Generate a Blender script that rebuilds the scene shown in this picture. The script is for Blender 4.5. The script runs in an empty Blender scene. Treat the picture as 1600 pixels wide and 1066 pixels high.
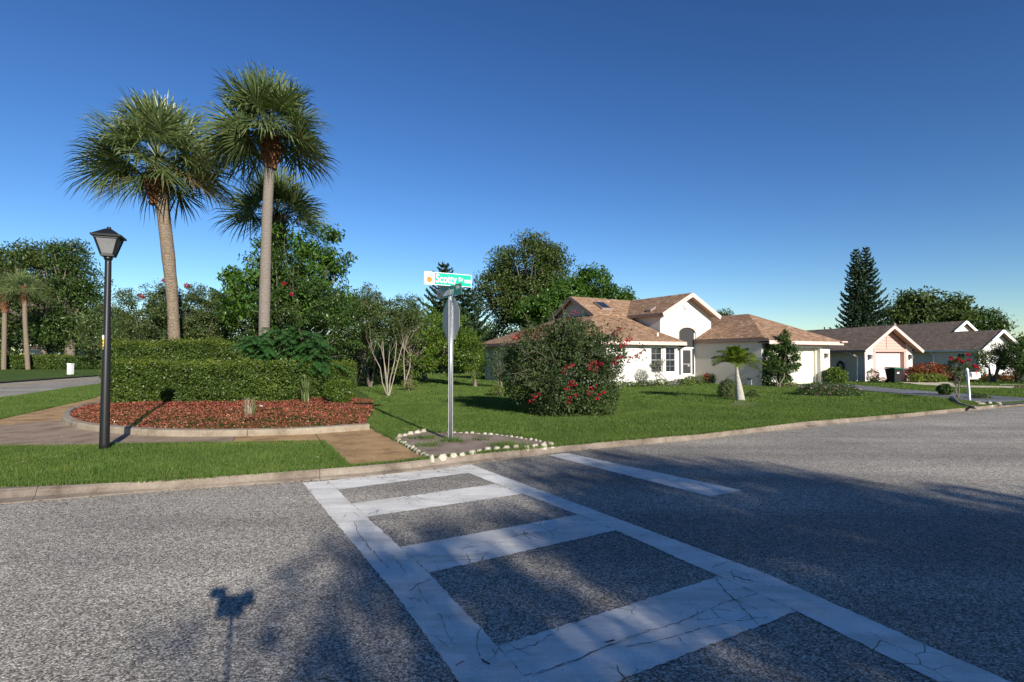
import bpy, math, random
import numpy as np
from mathutils import Vector, Matrix
R = math.radians
rng = np.random.default_rng(7)
random.seed(7)
sc = bpy.context.scene
COL = sc.collection

# ------------------------------------------------------------------ camera, sky, sun, exposure
FPX, CX, CY, HOR, CAMZ = 838.0, 800.0, 533.0, 556.0, 1.6
PITCH = math.atan((HOR - CY) / FPX)
cam = bpy.data.objects.new('camera', bpy.data.cameras.new('camera'))
COL.objects.link(cam)
cam.location = (0, 0, CAMZ)
cam.rotation_euler = (R(90) + PITCH, 0, 0)
cam.data.lens = 36 * FPX / 1600
cam.data.sensor_width = 36
cam.data.clip_start = 0.02
cam.data.clip_end = 3000
sc.camera = cam

SUN_EL, SUN_AZ = 21.5, 26.3          # the sun stands behind the camera, to its right
world = bpy.data.worlds.new("World"); sc.world = world; world.use_nodes = True
wn = world.node_tree.nodes; wl = world.node_tree.links
bg = wn['Background']; bg.inputs[1].default_value = 0.10
sky = wn.new('ShaderNodeTexSky'); sky.sky_type = 'NISHITA'; sky.sun_disc = False
sky.sun_elevation = R(SUN_EL); sky.sun_rotation = R(180 - SUN_AZ)
sky.air_density = 1.0; sky.dust_density = 0.0; sky.ozone_density = 3.6; sky.altitude = 0
hs = wn.new('ShaderNodeHueSaturation'); hs.inputs['Saturation'].default_value = 1.13; hs.inputs['Hue'].default_value = .505; wl.new(sky.outputs[0], hs.inputs['Color'])
# the clear deep blue of the photograph: one contrast curve over the whole sky
m1 = wn.new('ShaderNodeVectorMath'); m1.operation = 'SCALE'; m1.inputs[3].default_value = .075; wl.new(hs.outputs[0], m1.inputs[0])
gm = wn.new('ShaderNodeGamma'); gm.inputs[1].default_value = 1.27; wl.new(m1.outputs[0], gm.inputs[0])
m2 = wn.new('ShaderNodeVectorMath'); m2.operation = 'SCALE'; m2.inputs[3].default_value = 13.6; wl.new(gm.outputs[0], m2.inputs[0])
wl.new(m2.outputs[0], bg.inputs[0])
sl = bpy.data.lights.new('sun', 'SUN'); so = bpy.data.objects.new('sun', sl); COL.objects.link(so)
sl.energy = 5.0; sl.angle = R(0.53); sl.color = (1.0, 0.93, 0.82)
sdir = Vector((math.sin(R(SUN_AZ)) * math.cos(R(SUN_EL)), -math.cos(R(SUN_AZ)) * math.cos(R(SUN_EL)), math.sin(R(SUN_EL))))
so.rotation_euler = sdir.to_track_quat('Z', 'Y').to_euler(); so.location = sdir * 60
sc.view_settings.view_transform = 'Standard'; sc.view_settings.look = 'None'
sc.view_settings.exposure = 0.70; sc.view_settings.gamma = 1.0
sc.view_settings.use_curve_mapping = False

# ------------------------------------------------------------------ measuring helpers
cp, sp = math.cos(PITCH), math.sin(PITCH)
def ray(px, py):
    x, y, z = px - CX, FPX, CY - py
    return (x, y * cp - z * sp, y * sp + z * cp)
def G(px, py, z=0.1):                 # where the ray of a pixel meets the height z
    d = ray(px, py); t = (z - CAMZ) / d[2]
    return Vector((d[0] * t, d[1] * t, z))
def Q(px, py, Y):                     # where it meets the distance Y
    d = ray(px, py); t = Y / d[1]
    return Vector((d[0] * t, Y, CAMZ + d[2] * t))
def ZH(py, Y): return Q(800, py, Y).z
V = Vector((math.cos(R(30)), math.sin(R(30)), 0))     # along the street
U = Vector((-math.sin(R(30)), math.cos(R(30)), 0))    # away from the street

# ------------------------------------------------------------------ materials
def newmat(name):
    m = bpy.data.materials.new(name); m.use_nodes = True
    nt = m.node_tree; b = nt.nodes['Principled BSDF']
    return m, nt, b
def node(nt, t, **kw):
    n = nt.nodes.new(t)
    for k, v in kw.items():
        if k in n.inputs.keys() if isinstance(k, str) else False: n.inputs[k].default_value = v
        else: setattr(n, k, v)
    return n
def ramp(nt, stops):
    r = nt.nodes.new('ShaderNodeValToRGB'); e = r.color_ramp.elements
    while len(e) > 1: e.remove(e[-1])
    e[0].position = stops[0][0]; e[0].color = (*stops[0][1], 1)
    for p, c in stops[1:]:
        x = e.new(p); x.color = (*c, 1)
    return r
def pos(nt, scale=1.0, obj=False):
    if obj: o = nt.nodes.new('ShaderNodeTexCoord').outputs['Object']
    else: o = nt.nodes.new('ShaderNodeNewGeometry').outputs['Position']
    if isinstance(scale, (int, float)): scale = (scale,) * 3
    mp = nt.nodes.new('ShaderNodeMapping'); mp.inputs['Scale'].default_value = scale
    nt.links.new(o, mp.inputs[0]); return mp.outputs[0]
def noise(nt, vec, scale, detail=4, rough=.55):
    n = nt.nodes.new('ShaderNodeTexNoise'); n.inputs['Scale'].default_value = scale
    n.inputs['Detail'].default_value = detail; n.inputs['Roughness'].default_value = rough
    nt.links.new(vec, n.inputs['Vector']); return n
def mixc(nt, f, a, b, mode='MIX'):
    m = nt.nodes.new('ShaderNodeMix'); m.data_type = 'RGBA'; m.blend_type = mode
    for s, v in ((0, f), (6, a), (7, b)):
        if isinstance(v, bpy.types.NodeSocket): nt.links.new(v, m.inputs[s])
        elif isinstance(v, (int, float)): m.inputs[s].default_value = v
        else: m.inputs[s].default_value = (*v, 1)
    return m.outputs[2]
def math_(nt, op, a, b=0.0, c=None):
    m = nt.nodes.new('ShaderNodeMath'); m.operation = op
    for i, v in enumerate((a, b) if c is None else (a, b, c)):
        if isinstance(v, bpy.types.NodeSocket): nt.links.new(v, m.inputs[i])
        else: m.inputs[i].default_value = v
    return m.outputs[0]
def bump(nt, b, h, strength=.4, dist=.02):
    n = nt.nodes.new('ShaderNodeBump'); n.inputs['Strength'].default_value = strength; n.inputs['Distance'].default_value = dist
    nt.links.new(h, n.inputs['Height']); nt.links.new(n.outputs[0], b.inputs['Normal'])
def simple(name, col, rough=.7, var=.12, scale=6, bmp=0.0, bscale=60, metal=0, col2=None, obj=False, spec=.4):
    m, nt, b = newmat(name)
    v = pos(nt, 1, obj); n = noise(nt, v, scale, 5)
    c2 = col2 or tuple(x * (1 - var * 2) for x in col)
    r = ramp(nt, [(.3, c2), (.7, col)]); nt.links.new(n.outputs[0], r.inputs[0])
    nt.links.new(r.outputs[0], b.inputs['Base Color'])
    b.inputs['Roughness'].default_value = rough; b.inputs['Metallic'].default_value = metal
    b.inputs['Specular IOR Level'].default_value = spec
    if bmp: n2 = noise(nt, v, bscale, 6); bump(nt, b, n2.outputs[0], bmp, .01)
    return m
def leafmat(name, cols, rough=.45, trans=.3, spec=.35):
    """leaf colours vary from leaf to leaf; some light passes through"""
    m, nt, b = newmat(name)
    g = nt.nodes.new('ShaderNodeNewGeometry')
    r = ramp(nt, [(i / max(1, len(cols) - 1), c) for i, c in enumerate(cols)])
    nt.links.new(g.outputs['Random Per Island'], r.inputs[0])
    n = noise(nt, pos(nt), .9, 5, .65); r2 = ramp(nt, [(.3, (.72, .74, .72)), (.55, (1.0, 1.0, 1.0)), (.75, (1.38, 1.24, 1.2))]); nt.links.new(n.outputs[0], r2.inputs[0])
    c = mixc(nt, 1.0, r.outputs[0], r2.outputs[0], 'MULTIPLY')
    nt.links.new(c, b.inputs['Base Color']); b.inputs['Roughness'].default_value = rough
    b.inputs['Specular IOR Level'].default_value = spec
    t = nt.nodes.new('ShaderNodeBsdfTranslucent'); nt.links.new(mixc(nt, 1.0, c, (1.2, 1.35, .5), 'MULTIPLY'), t.inputs[0])
    mx = nt.nodes.new('ShaderNodeMixShader'); mx.inputs[0].default_value = trans
    nt.links.new(b.outputs[0], mx.inputs[1]); nt.links.new(t.outputs[0], mx.inputs[2])
    nt.links.new(mx.outputs[0], nt.nodes['Material Output'].inputs[0])
    return m

M = {}
# asphalt: coarse exposed aggregate
def asphalt(name, dark, light, patch=True):
    m, nt, b = newmat(name); v = pos(nt)
    vo = nt.nodes.new('ShaderNodeTexVoronoi'); vo.inputs['Scale'].default_value = 95; nt.links.new(v, vo.inputs['Vector'])
    sep = nt.nodes.new('ShaderNodeSeparateColor'); nt.links.new(vo.outputs['Color'], sep.inputs[0])
    r = ramp(nt, [(0, dark), (.35, tuple(.6 * d + .4 * l for d, l in zip(dark, light))), (.8, light), (1, tuple(x * 1.35 for x in light))])
    nt.links.new(sep.outputs[0], r.inputs[0])
    ed = ramp(nt, [(.25, (1, 1, 1)), (.75, (.42, .42, .42))]); nt.links.new(vo.outputs['Distance'], ed.inputs[0])
    c = mixc(nt, .75, r.outputs[0], ed.outputs[0], 'MULTIPLY')
    n = noise(nt, v, .55, 5, .6); nr = ramp(nt, [(.3, (.8, .8, .8)), (.7, (1.18, 1.17, 1.15))]); nt.links.new(n.outputs[0], nr.inputs[0])
    c = mixc(nt, 1, c, nr.outputs[0], 'MULTIPLY')
    vr = nt.nodes.new('ShaderNodeMapping'); vr.inputs['Rotation'].default_value = (0, 0, R(-30)); vr.inputs['Scale'].default_value = (.12, 1, 1); nt.links.new(v, vr.inputs[0])
    nw = noise(nt, vr.outputs[0], .9, 4, .5); nwr = ramp(nt, [(.35, (.74, .74, .75)), (.65, (1.18, 1.17, 1.16))]); nt.links.new(nw.outputs[0], nwr.inputs[0])
    c = mixc(nt, 1, c, nwr.outputs[0], 'MULTIPLY')
    no = noise(nt, v, 1.1, 2, .4); nor_ = ramp(nt, [(.68, (1, 1, 1)), (.76, (.68, .67, .66))]); nt.links.new(no.outputs[0], nor_.inputs[0])
    c = mixc(nt, 1, c, nor_.outputs[0], 'MULTIPLY')
    n3 = noise(nt, v, 14, 3, .6); nr3 = ramp(nt, [(.3, (.82, .82, .82)), (.7, (1.15, 1.15, 1.15))]); nt.links.new(n3.outputs[0], nr3.inputs[0])
    c = mixc(nt, 1, c, nr3.outputs[0], 'MULTIPLY')
    nt.links.new(c, b.inputs['Base Color']); b.inputs['Roughness'].default_value = .85; b.inputs['Specular IOR Level'].default_value = .25
    h = math_(nt, 'MULTIPLY_ADD', vo.outputs['Distance'], -1.0, sep.outputs[1])
    bump(nt, b, h, .55, .006)
    return m
M['asphalt'] = asphalt('asphalt', (.11, .10, .085), (.56, .52, .455))
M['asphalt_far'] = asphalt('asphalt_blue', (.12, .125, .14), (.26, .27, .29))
# crosswalk paint, cracked and scuffed
def paint():
    m, nt, b = newmat('road_paint'); v = pos(nt)
    w = noise(nt, v, 6, 3); wv = nt.nodes.new('ShaderNodeMix'); wv.data_type = 'VECTOR'; wv.inputs[0].default_value = .06
    nt.links.new(v, wv.inputs[4]); nt.links.new(w.outputs['Color'], wv.inputs[5])
    vo = nt.nodes.new('ShaderNodeTexVoronoi'); vo.feature = 'DISTANCE_TO_EDGE'; vo.inputs['Scale'].default_value = 5.5; nt.links.new(wv.outputs[1], vo.inputs['Vector'])
    thin = ramp(nt, [(0, (1, 1, 1)), (.011, (1, 1, 1)), (.02, (0, 0, 0))]); nt.links.new(vo.outputs['Distance'], thin.inputs[0])
    n = noise(nt, v, 1.6, 4, .65); mask = ramp(nt, [(.52, (0, 0, 0)), (.62, (1, 1, 1))]); nt.links.new(n.outputs[0], mask.inputs[0])
    cr = math_(nt, 'MULTIPLY', thin.outputs[0], mask.outputs[0])
    n4 = noise(nt, v, 38, 6, .7); ch = ramp(nt, [(.665, (0, 0, 0)), (.695, (1, 1, 1))]); nt.links.new(n4.outputs[0], ch.inputs[0])
    cr = math_(nt, 'MAXIMUM', cr, ch.outputs[0])
    n2 = noise(nt, v, 3, 6, .7); r = ramp(nt, [(.3, (.68, .66, .61)), (.6, (.82, .80, .75)), (.8, (.87, .85, .80))]); nt.links.new(n2.outputs[0], r.inputs[0])
    n5 = noise(nt, v, 90, 3, .7); r5 = ramp(nt, [(.35, (.86, .86, .86)), (.6, (1, 1, 1))]); nt.links.new(n5.outputs[0], r5.inputs[0])
    c0 = mixc(nt, 1, r.outputs[0], r5.outputs[0], 'MULTIPLY')
    vr = nt.nodes.new('ShaderNodeMapping'); vr.inputs['Rotation'].default_value = (0, 0, R(-30)); vr.inputs['Scale'].default_value = (.25, 1.6, 1); nt.links.new(v, vr.inputs[0])
    nw = noise(nt, vr.outputs[0], 2.2, 6, .7); nwr = ramp(nt, [(.38, (.74, .73, .71)), (.56, (1, 1, 1))]); nt.links.new(nw.outputs[0], nwr.inputs[0])
    c0 = mixc(nt, 1, c0, nwr.outputs[0], 'MULTIPLY')
    c = mixc(nt, cr, c0, (.09, .085, .08))
    nt.links.new(c, b.inputs['Base Color']); b.inputs['Roughness'].default_value = .6
    bump(nt, b, math_(nt, 'ADD', n5.outputs[0], math_(nt, 'MULTIPLY', cr, -2.0)), .35, .004)
    return m
M['paint'] = paint()
M['crack'] = simple('crack_filth', (.05, .045, .04), .9)
def concrete(name, a, b_, stain):
    m, nt, b = newmat(name); v = pos(nt)
    n = noise(nt, v, 2.2, 6, .65); r = ramp(nt, [(.34, stain), (.5, a), (.72, b_)]); nt.links.new(n.outputs[0], r.inputs[0])
    n2 = noise(nt, v, 45, 5, .7); r2 = ramp(nt, [(.3, (.75, .75, .75)), (.65, (1.08, 1.08, 1.08))]); nt.links.new(n2.outputs[0], r2.inputs[0])
    nt.links.new(mixc(nt, 1, r.outputs[0], r2.outputs[0], 'MULTIPLY'), b.inputs['Base Color'])
    b.inputs['Roughness'].default_value = .9; bump(nt, b, n2.outputs[0], .35, .006); return m
M['sidewalk'] = concrete('sidewalk_concrete', (.37, .225, .095), (.47, .31, .145), (.20, .115, .05))
M['sidewalk_grey'] = concrete('sidewalk_grey_concrete', (.28, .20, .135), (.35, .265, .185), (.18, .125, .08))
M['kerb'] = concrete('kerb_concrete', (.18, .145, .115), (.27, .225, .18), (.10, .075, .055))
M['kerb_pale'] = concrete('bed_kerb_concrete', (.25, .205, .15), (.33, .28, .215), (.14, .105, .07))
M['beige'] = concrete('beige_concrete', (.55, .47, .36), (.62, .55, .44), (.45, .38, .28))
def groundgrass():
    m, nt, b = newmat('lawn_grass'); v = pos(nt)
    n = noise(nt, v, .5, 5, .6); r = ramp(nt, [(.3, (.05, .092, .022)), (.5, (.075, .128, .028)), (.7, (.12, .155, .042))]); nt.links.new(n.outputs[0], r.inputs[0])
    n2 = noise(nt, v, 30, 5, .75); r2 = ramp(nt, [(.3, (.45, .45, .4)), (.65, (1.15, 1.15, 1.1))]); nt.links.new(n2.outputs[0], r2.inputs[0])
    nt.links.new(mixc(nt, 1, r.outputs[0], r2.outputs[0], 'MULTIPLY'), b.inputs['Base Color'])
    b.inputs['Roughness'].default_value = .95; b.inputs['Specular IOR Level'].default_value = .1; bump(nt, b, n2.outputs[0], .9, .05); return m
M['lawn'] = groundgrass()
M['soil'] = concrete('bed_soil', (.23, .17, .13), (.32, .25, .20), (.12, .085, .06))
M['mulch'] = leafmat('mulch_chips', [(.16, .04, .024), (.34, .085, .05), (.44, .145, .085), (.26, .055, .032), (.52, .28, .20)], .85, 0, .15)
M['mulch_base'] = simple('mulch_bed', (.22, .045, .02), .95, .3, 25, .8, 60)
M['grass'] = leafmat('grass_blades', [(.042, .092, .016), (.070, .135, .022), (.098, .172, .032), (.13, .195, .048), (.20, .21, .08)], .6, .35, .15)
M['hedge'] = leafmat('hedge_leaves', [(.026, .05, .010), (.052, .09, .016), (.10, .155, .026), (.068, .11, .02)], .4, .25)
M['dark'] = leafmat('dark_leaves', [(.026, .052, .013), (.045, .085, .018), (.07, .12, .026), (.034, .065, .015)], .4, .22)
M['oak'] = leafmat('oak_leaves', [(.03, .052, .013), (.055, .09, .018), (.085, .122, .026), (.046, .07, .017)], .5, .2)
M['mango'] = leafmat('mango_leaves', [(.03, .075, .012), (.055, .12, .018), (.09, .17, .026), (.04, .09, .013)], .38, .28, .3)
M['citrus'] = leafmat('citrus_leaves', [(.045, .09, .010), (.08, .14, .015), (.13, .20, .024), (.06, .11, .014)], .38, .3, .4)
M['myrtle'] = leafmat('myrtle_leaves', [(.038, .065, .022), (.064, .105, .03), (.09, .13, .038), (.11, .105, .038)], .5, .25)
M['bougain'] = leafmat('bougainvillea_leaves', [(.030, .055, .018), (.05, .082, .026), (.085, .12, .04), (.04, .065, .02)], .5, .28, .25)
M['red'] = leafmat('red_petals', [(.28, .010, .02), (.45, .015, .035), (.36, .012, .05), (.20, .008, .014)], .7, .25, .15)
M['croton'] = leafmat('croton_leaves', [(.20, .02, .015), (.30, .04, .02), (.10, .02, .02), (.30, .12, .02), (.08, .10, .02)], .4, .3)
M['yellowgreen'] = leafmat('yellow_green_leaves', [(.09, .15, .02), (.13, .19, .025), (.17, .19, .035), (.08, .13, .02)], .45, .35)
M['pink'] = leafmat('pink_petals', [(.40, .22, .26), (.55, .36, .38), (.30, .14, .18)], .6, .35)
M['norfolk'] = leafmat('norfolk_needles', [(.012, .032, .014), (.022, .05, .02), (.035, .068, .026)], .5, .1)
M['sabal'] = leafmat('sabal_fronds', [(.05, .082, .028), (.09, .132, .044), (.14, .18, .065), (.20, .235, .10)], .4, .22, .5)
M['sabal_dry'] = leafmat('dry_sabal_fronds', [(.16, .12, .045), (.26, .19, .08), (.13, .07, .03)], .7, .2)
M['fern'] = leafmat('fern_fronds', [(.025, .075, .022), (.04, .11, .03), (.06, .14, .035)], .42, .25)
M['bottlepalm'] = leafmat('bottle_palm_fronds', [(.10, .20, .03), (.17, .26, .035), (.32, .33, .06), (.08, .15, .025)], .45, .35)
M['silver'] = leafmat('silver_leaves', [(.16, .18, .14), (.24, .26, .21), (.12, .13, .10)], .6, .2)
M['dryplant'] = leafmat('dry_stems', [(.22, .18, .13), (.34, .29, .22), (.16, .12, .09)], .8, .1)
def bark(name, a, b_, ring=False, s=7):
    m, nt, b = newmat(name); v = pos(nt, (1, 1, .25) if not ring else (1, 1, 1), True)
    n = noise(nt, v, s, 7, .7)
    h = n.outputs[0]
    if ring:
        w = nt.nodes.new('ShaderNodeTexWave'); w.bands_direction = 'Z'; w.inputs['Scale'].default_value = 3.2; w.inputs['Distortion'].default_value = 9; w.inputs['Detail'].default_value = 4
        w.inputs['Detail Scale'].default_value = 2.5
        nt.links.new(v, w.inputs[0]); h = math_(nt, 'ADD', math_(nt, 'MULTIPLY', n.outputs[0], .85), math_(nt, 'MULTIPLY', w.outputs[1], .15))
    r = ramp(nt, [(.3, a), (.7, b_)]); nt.links.new(h, r.inputs[0]); nt.links.new(r.outputs[0], b.inputs['Base Color'])
    b.inputs['Roughness'].default_value = .9; bump(nt, b, h, .8, .03); return m
M['bark'] = bark('bark', (.07, .055, .04), (.19, .16, .125))
M['bark_pale'] = bark('pale_bark', (.16, .125, .095), (.36, .31, .25), s=12)
M['palm_trunk'] = bark('palm_trunk', (.075, .055, .04), (.245, .19, .135), True, 16)
M['palm_trunk_smooth'] = bark('smooth_palm_trunk', (.125, .105, .088), (.215, .185, .155), True, 25)
M['boot'] = bark('palm_boots', (.06, .024, .012), (.25, .11, .05), False, 22)
M['bottle_trunk'] = bark('bottle_palm_trunk', (.26, .25, .21), (.42, .40, .35), True, 14)
# houses
def stucco(name, col, k=.88):
    m, nt, b = newmat(name); v = pos(nt)
    n = noise(nt, v, 90, 4, .7); n2 = noise(nt, v, .8, 5, .6)
    r = ramp(nt, [(.3, tuple(c * k for c in col)), (.7, col)]); nt.links.new(n2.outputs[0], r.inputs[0])
    nt.links.new(r.outputs[0], b.inputs['Base Color']); b.inputs['Roughness'].default_value = .92; bump(nt, b, n.outputs[0], .5, .012); return m
M['stucco'] = stucco('cream_stucco', (.62, .57, .49), .93)
M['white'] = stucco('white_stucco', (.60, .575, .54), .92)
M['garage_door'] = simple('garage_door_paint', (.68, .65, .53), .5, .03)
M['trim_pink'] = simple('pink_trim_paint', (.62, .46, .41), .6, .06)
M['trim_white'] = simple('white_trim_paint', (.80, .79, .76), .5, .04)
M['fascia_brown'] = simple('brown_fascia_paint', (.26, .185, .155), .7, .1)
M['pink_wall'] = stucco('pale_pink_stucco', (.62, .55, .51), .93)
M['pink_board'] = simple('pink_board_paint', (.56, .34, .29), .6, .05)
M['pink_door'] = simple('pink_door_paint', (.64, .51, .49), .5, .03)
M['shade_toned_wall'] = stucco('shade_toned_stucco', (.74, .58, .45), .93)  # side-wall colour carries the shade, warmed to offset blue skylight
M['soffit'] = simple('soffit_paint', (.45, .30, .20), .8, .08)
def shingle(name, cols, gap):
    m, nt, b = newmat(name)
    uv = nt.nodes.new('ShaderNodeUVMap').outputs[0]
    br = nt.nodes.new('ShaderNodeTexBrick'); br.offset = .43; br.inputs['Scale'].default_value = 1
    br.inputs['Brick Width'].default_value = .24; br.inputs['Row Height'].default_value = .13; br.inputs['Mortar Size'].default_value = .006
    br.inputs['Color1'].default_value = (0, 0, 0, 1); br.inputs['Color2'].default_value = (1, 1, 1, 1); br.inputs['Mortar'].default_value = (.5, .5, .5, 1)
    nt.links.new(uv, br.inputs['Vector'])
    n = nt.nodes.new('ShaderNodeTexNoise'); n.inputs['Scale'].default_value = 2.4; n.inputs['Detail'].default_value = 6; nt.links.new(uv, n.inputs['Vector'])
    f = math_(nt, 'ADD', math_(nt, 'MULTIPLY', br.outputs['Color'], .6), math_(nt, 'MULTIPLY', n.outputs[0], .45))
    r = ramp(nt, [(.12 + .76 * i / (len(cols) - 1), c) for i, c in enumerate(cols)]); nt.links.new(f, r.inputs[0])
    c = mixc(nt, br.outputs['Fac'], r.outputs[0], gap)
    nt.links.new(c, b.inputs['Base Color']); b.inputs['Roughness'].default_value = .95; b.inputs['Specular IOR Level'].default_value = .15
    sx = nt.nodes.new('ShaderNodeSeparateXYZ'); nt.links.new(uv, sx.inputs[0])
    fr = math_(nt, 'FRACT', math_(nt, 'DIVIDE', sx.outputs[1], .13))
    h = math_(nt, 'ADD', math_(nt, 'MULTIPLY', fr, -1.0), math_(nt, 'MULTIPLY', br.outputs['Color'], .35))
    bump(nt, b, h, .6, .015); return m
M['shingle'] = shingle('tan_shingles', [(.14, .08, .05), (.34, .215, .135), (.20, .115, .068), (.47, .33, .22)], (.10, .06, .04))
M['shingle_grey'] = shingle('grey_brown_shingles', [(.13, .095, .07), (.25, .185, .14), (.17, .125, .095), (.31, .24, .19)], (.09, .065, .05))
def glass(name, c=(.02, .024, .03), rough=.06):
    m, nt, b = newmat(name); b.inputs['Base Color'].default_value = (*c, 1); b.inputs['Roughness'].default_value = rough
    b.inputs['Specular IOR Level'].default_value = .6; return m
M['glass'] = glass('window_glass')
M['lamp_glass'] = simple('frosted_lamp_glass', (.17, .17, .175), .35, .1, 8)
M['screen'] = simple('insect_screen', (.035, .035, .036), .8, .05)
M['black'] = simple('black_paint', (.012, .012, .013), .38, .1, 9)
M['galv'] = simple('galvanised_steel', (.52, .53, .54), .38, .08, 14, metal=.75)
M['alu'] = simple('sign_back_aluminium', (.42, .42, .43), .45, .06, 5, metal=.35)
M['retro_green'] = simple('retro_green', (.0, .42, .27), .35, .04)  # brightness of the retroreflecting sheet put into the base colour
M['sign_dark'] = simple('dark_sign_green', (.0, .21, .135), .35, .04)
M['sign_white'] = simple('sign_white', (.85, .85, .85), .4, .02)
M['orange'] = simple('fruit_orange', (.72, .19, .01), .5, .02)
M['sign_red'] = simple('sign_red', (.5, .01, .015), .4, .05)
M['yellow'] = simple('sticker_yellow', (.75, .55, .05), .5, .05)
M['plastic_black'] = simple('bin_black_plastic', (.014, .015, .015), .45, .1)
M['plastic_green'] = simple('bin_green_plastic', (.015, .13, .075), .45, .1)
M['stone'] = concrete('edging_stone', (.38, .34, .27), (.50, .46, .39), (.20, .16, .11))
M['wood'] = bark('weathered_log', (.10, .08, .065), (.26, .22, .18), False, 20)
M['terracotta'] = simple('terracotta', (.42, .13, .06), .8, .1)
M['wire'] = simple('cable_black', (.10, .10, .11), .6, .05)
M['road_yellow'] = simple('yellow_line_paint', (.55, .36, .08), .7, .1)

# ------------------------------------------------------------------ mesh helpers
class MB:
    def __init__(s): s.v = []; s.f = []; s.uv = None
    def add(s, vs, fs):
        o = len(s.v); s.v += [tuple(x) for x in vs]; s.f += [tuple(o + i for i in f) for f in fs]; return s
    def box(s, x0, x1, y0, y1, z0, z1):
        vs = [(x, y, z) for z in (z0, z1) for y in (y0, y1) for x in (x0, x1)]
        return s.add(vs, [(0, 2, 3, 1), (4, 5, 7, 6), (0, 1, 5, 4), (2, 6, 7, 3), (0, 4, 6, 2), (1, 3, 7, 5)])
    def obox(s, a, b, w, h, up=(0, 0, 1)):             # bar from a to b
        a = Vector(a); b = Vector(b); d = (b - a).normalized(); up = Vector(up)
        sd = d.cross(up)
        sd = sd.normalized() if sd.length > 1e-4 else Vector((1, 0, 0)); u2 = sd.cross(d).normalized()
        vs = [p + sd * i * w / 2 + u2 * j * h / 2 for p in (a, b) for i, j in ((-1, -1), (1, -1), (1, 1), (-1, 1))]
        return s.add(vs, [(0, 1, 2, 3), (7, 6, 5, 4), (0, 4, 5, 1), (1, 5, 6, 2), (2, 6, 7, 3), (3, 7, 4, 0)])
    def tube(s, pts, rad, n=8, cap=True):
        pts = [Vector(p) for p in pts]
        if isinstance(rad, (int, float)): rad = [rad] * len(pts)
        vs = []; up = Vector((0, 0, 1))
        for i, p in enumerate(pts):
            d = (pts[min(i + 1, len(pts) - 1)] - pts[max(i - 1, 0)]).normalized()
            a = d.cross(Vector((.13, .99, .07)) if abs(d.z) > .7 else up).normalized(); b = d.cross(a)
            vs += [p + (a * math.cos(2 * math.pi * k / n) + b * math.sin(2 * math.pi * k / n)) * rad[i] for k in range(n)]
        fs = [(i * n + k, i * n + (k + 1) % n, (i + 1) * n + (k + 1) % n, (i + 1) * n + k) for i in range(len(pts) - 1) for k in range(n)]
        if cap: fs += [tuple(range(n - 1, -1, -1)), tuple((len(pts) - 1) * n + k for k in range(n))]
        return s.add(vs, fs)
    def prism(s, poly, off):                           # polygon (3D points) thickened by the vector off
        n = len(poly); off = Vector(off); a = [Vector(p) for p in poly]; b = [p + off for p in a]
        return s.add(a + b, [tuple(range(n)), tuple(range(2 * n - 1, n - 1, -1))] + [(i, n + i, n + (i + 1) % n, (i + 1) % n) for i in range(n)])
    def build(s, name, mat, parent=None, smooth=False):
        me = bpy.data.meshes.new(name); me.from_pydata(s.v, [], s.f); me.update()
        if isinstance(mat, str): mat = M[mat]
        me.materials.append(mat)
        import bmesh
        bm = bmesh.new(); bm.from_mesh(me); bmesh.ops.recalc_face_normals(bm, faces=bm.faces); bm.to_mesh(me); bm.free()
        if smooth: me.shade_smooth()
        return link(name, me, parent)
def link(name, me, parent=None):
    o = bpy.data.objects.new(name, me); COL.objects.link(o)
    if parent is not None: o.parent = parent
    return o
def tag(o, label=None, cat=None, group=None, kind=None):
    if label: o['label'] = label
    if cat: o['category'] = cat
    if group: o['group'] = group
    if kind: o['kind'] = kind
    return o
def empty(name, loc=(0, 0, 0), rz=0, label=None, cat=None, group=None, kind=None):
    o = bpy.data.objects.new(name, None); COL.objects.link(o); o.location = loc; o.rotation_euler = (0, 0, rz)
    o.empty_display_size = .1
    return tag(o, label, cat, group, kind)
def bigmesh(name, verts, k, mat, parent=None):
    """verts: (N*k,3) array, faces of k vertices each, no sharing"""
    verts = np.asarray(verts, np.float32).reshape(-1, 3); n = len(verts); nf = n // k
    me = bpy.data.meshes.new(name); me.vertices.add(n); me.loops.add(n); me.polygons.add(nf)
    me.vertices.foreach_set('co', verts.ravel()); me.loops.foreach_set('vertex_index', np.arange(n, dtype=np.int32))
    me.polygons.foreach_set('loop_start', np.arange(0, n, k, dtype=np.int32)); me.polygons.foreach_set('loop_total', np.full(nf, k, np.int32))
    me.materials.append(M[mat] if isinstance(mat, str) else mat); me.update(); me.validate()
    return link(name, me, parent)
def nrm(a): return a / np.maximum(np.linalg.norm(a, axis=-1, keepdims=True), 1e-6)
def leaves(c, L, W, outward=None, up=.6, droop=.3, spread=1.0):
    """one four-cornered leaf at each centre"""
    n = len(c); d = rng.normal(size=(n, 3)) * spread; d[:, 2] -= droop
    if outward is not None: d += outward * .8
    d = nrm(d); nn = rng.normal(size=(n, 3)); nn[:, 2] += up * 2
    if outward is not None: nn += outward * 1.0
    s = nrm(np.cross(d, nn)); n2 = np.cross(s, d)
    L = L * rng.uniform(.65, 1.25, (n, 1)); W = W * rng.uniform(.75, 1.2, (n, 1))
    a = c - d * L * .5; b = c + s * W * .5 + n2 * W * .12; e = c + d * L * .5 - n2 * L * .1; f = c - s * W * .5 + n2 * W * .12
    return np.stack([a, b, e, f], 1)
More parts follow.
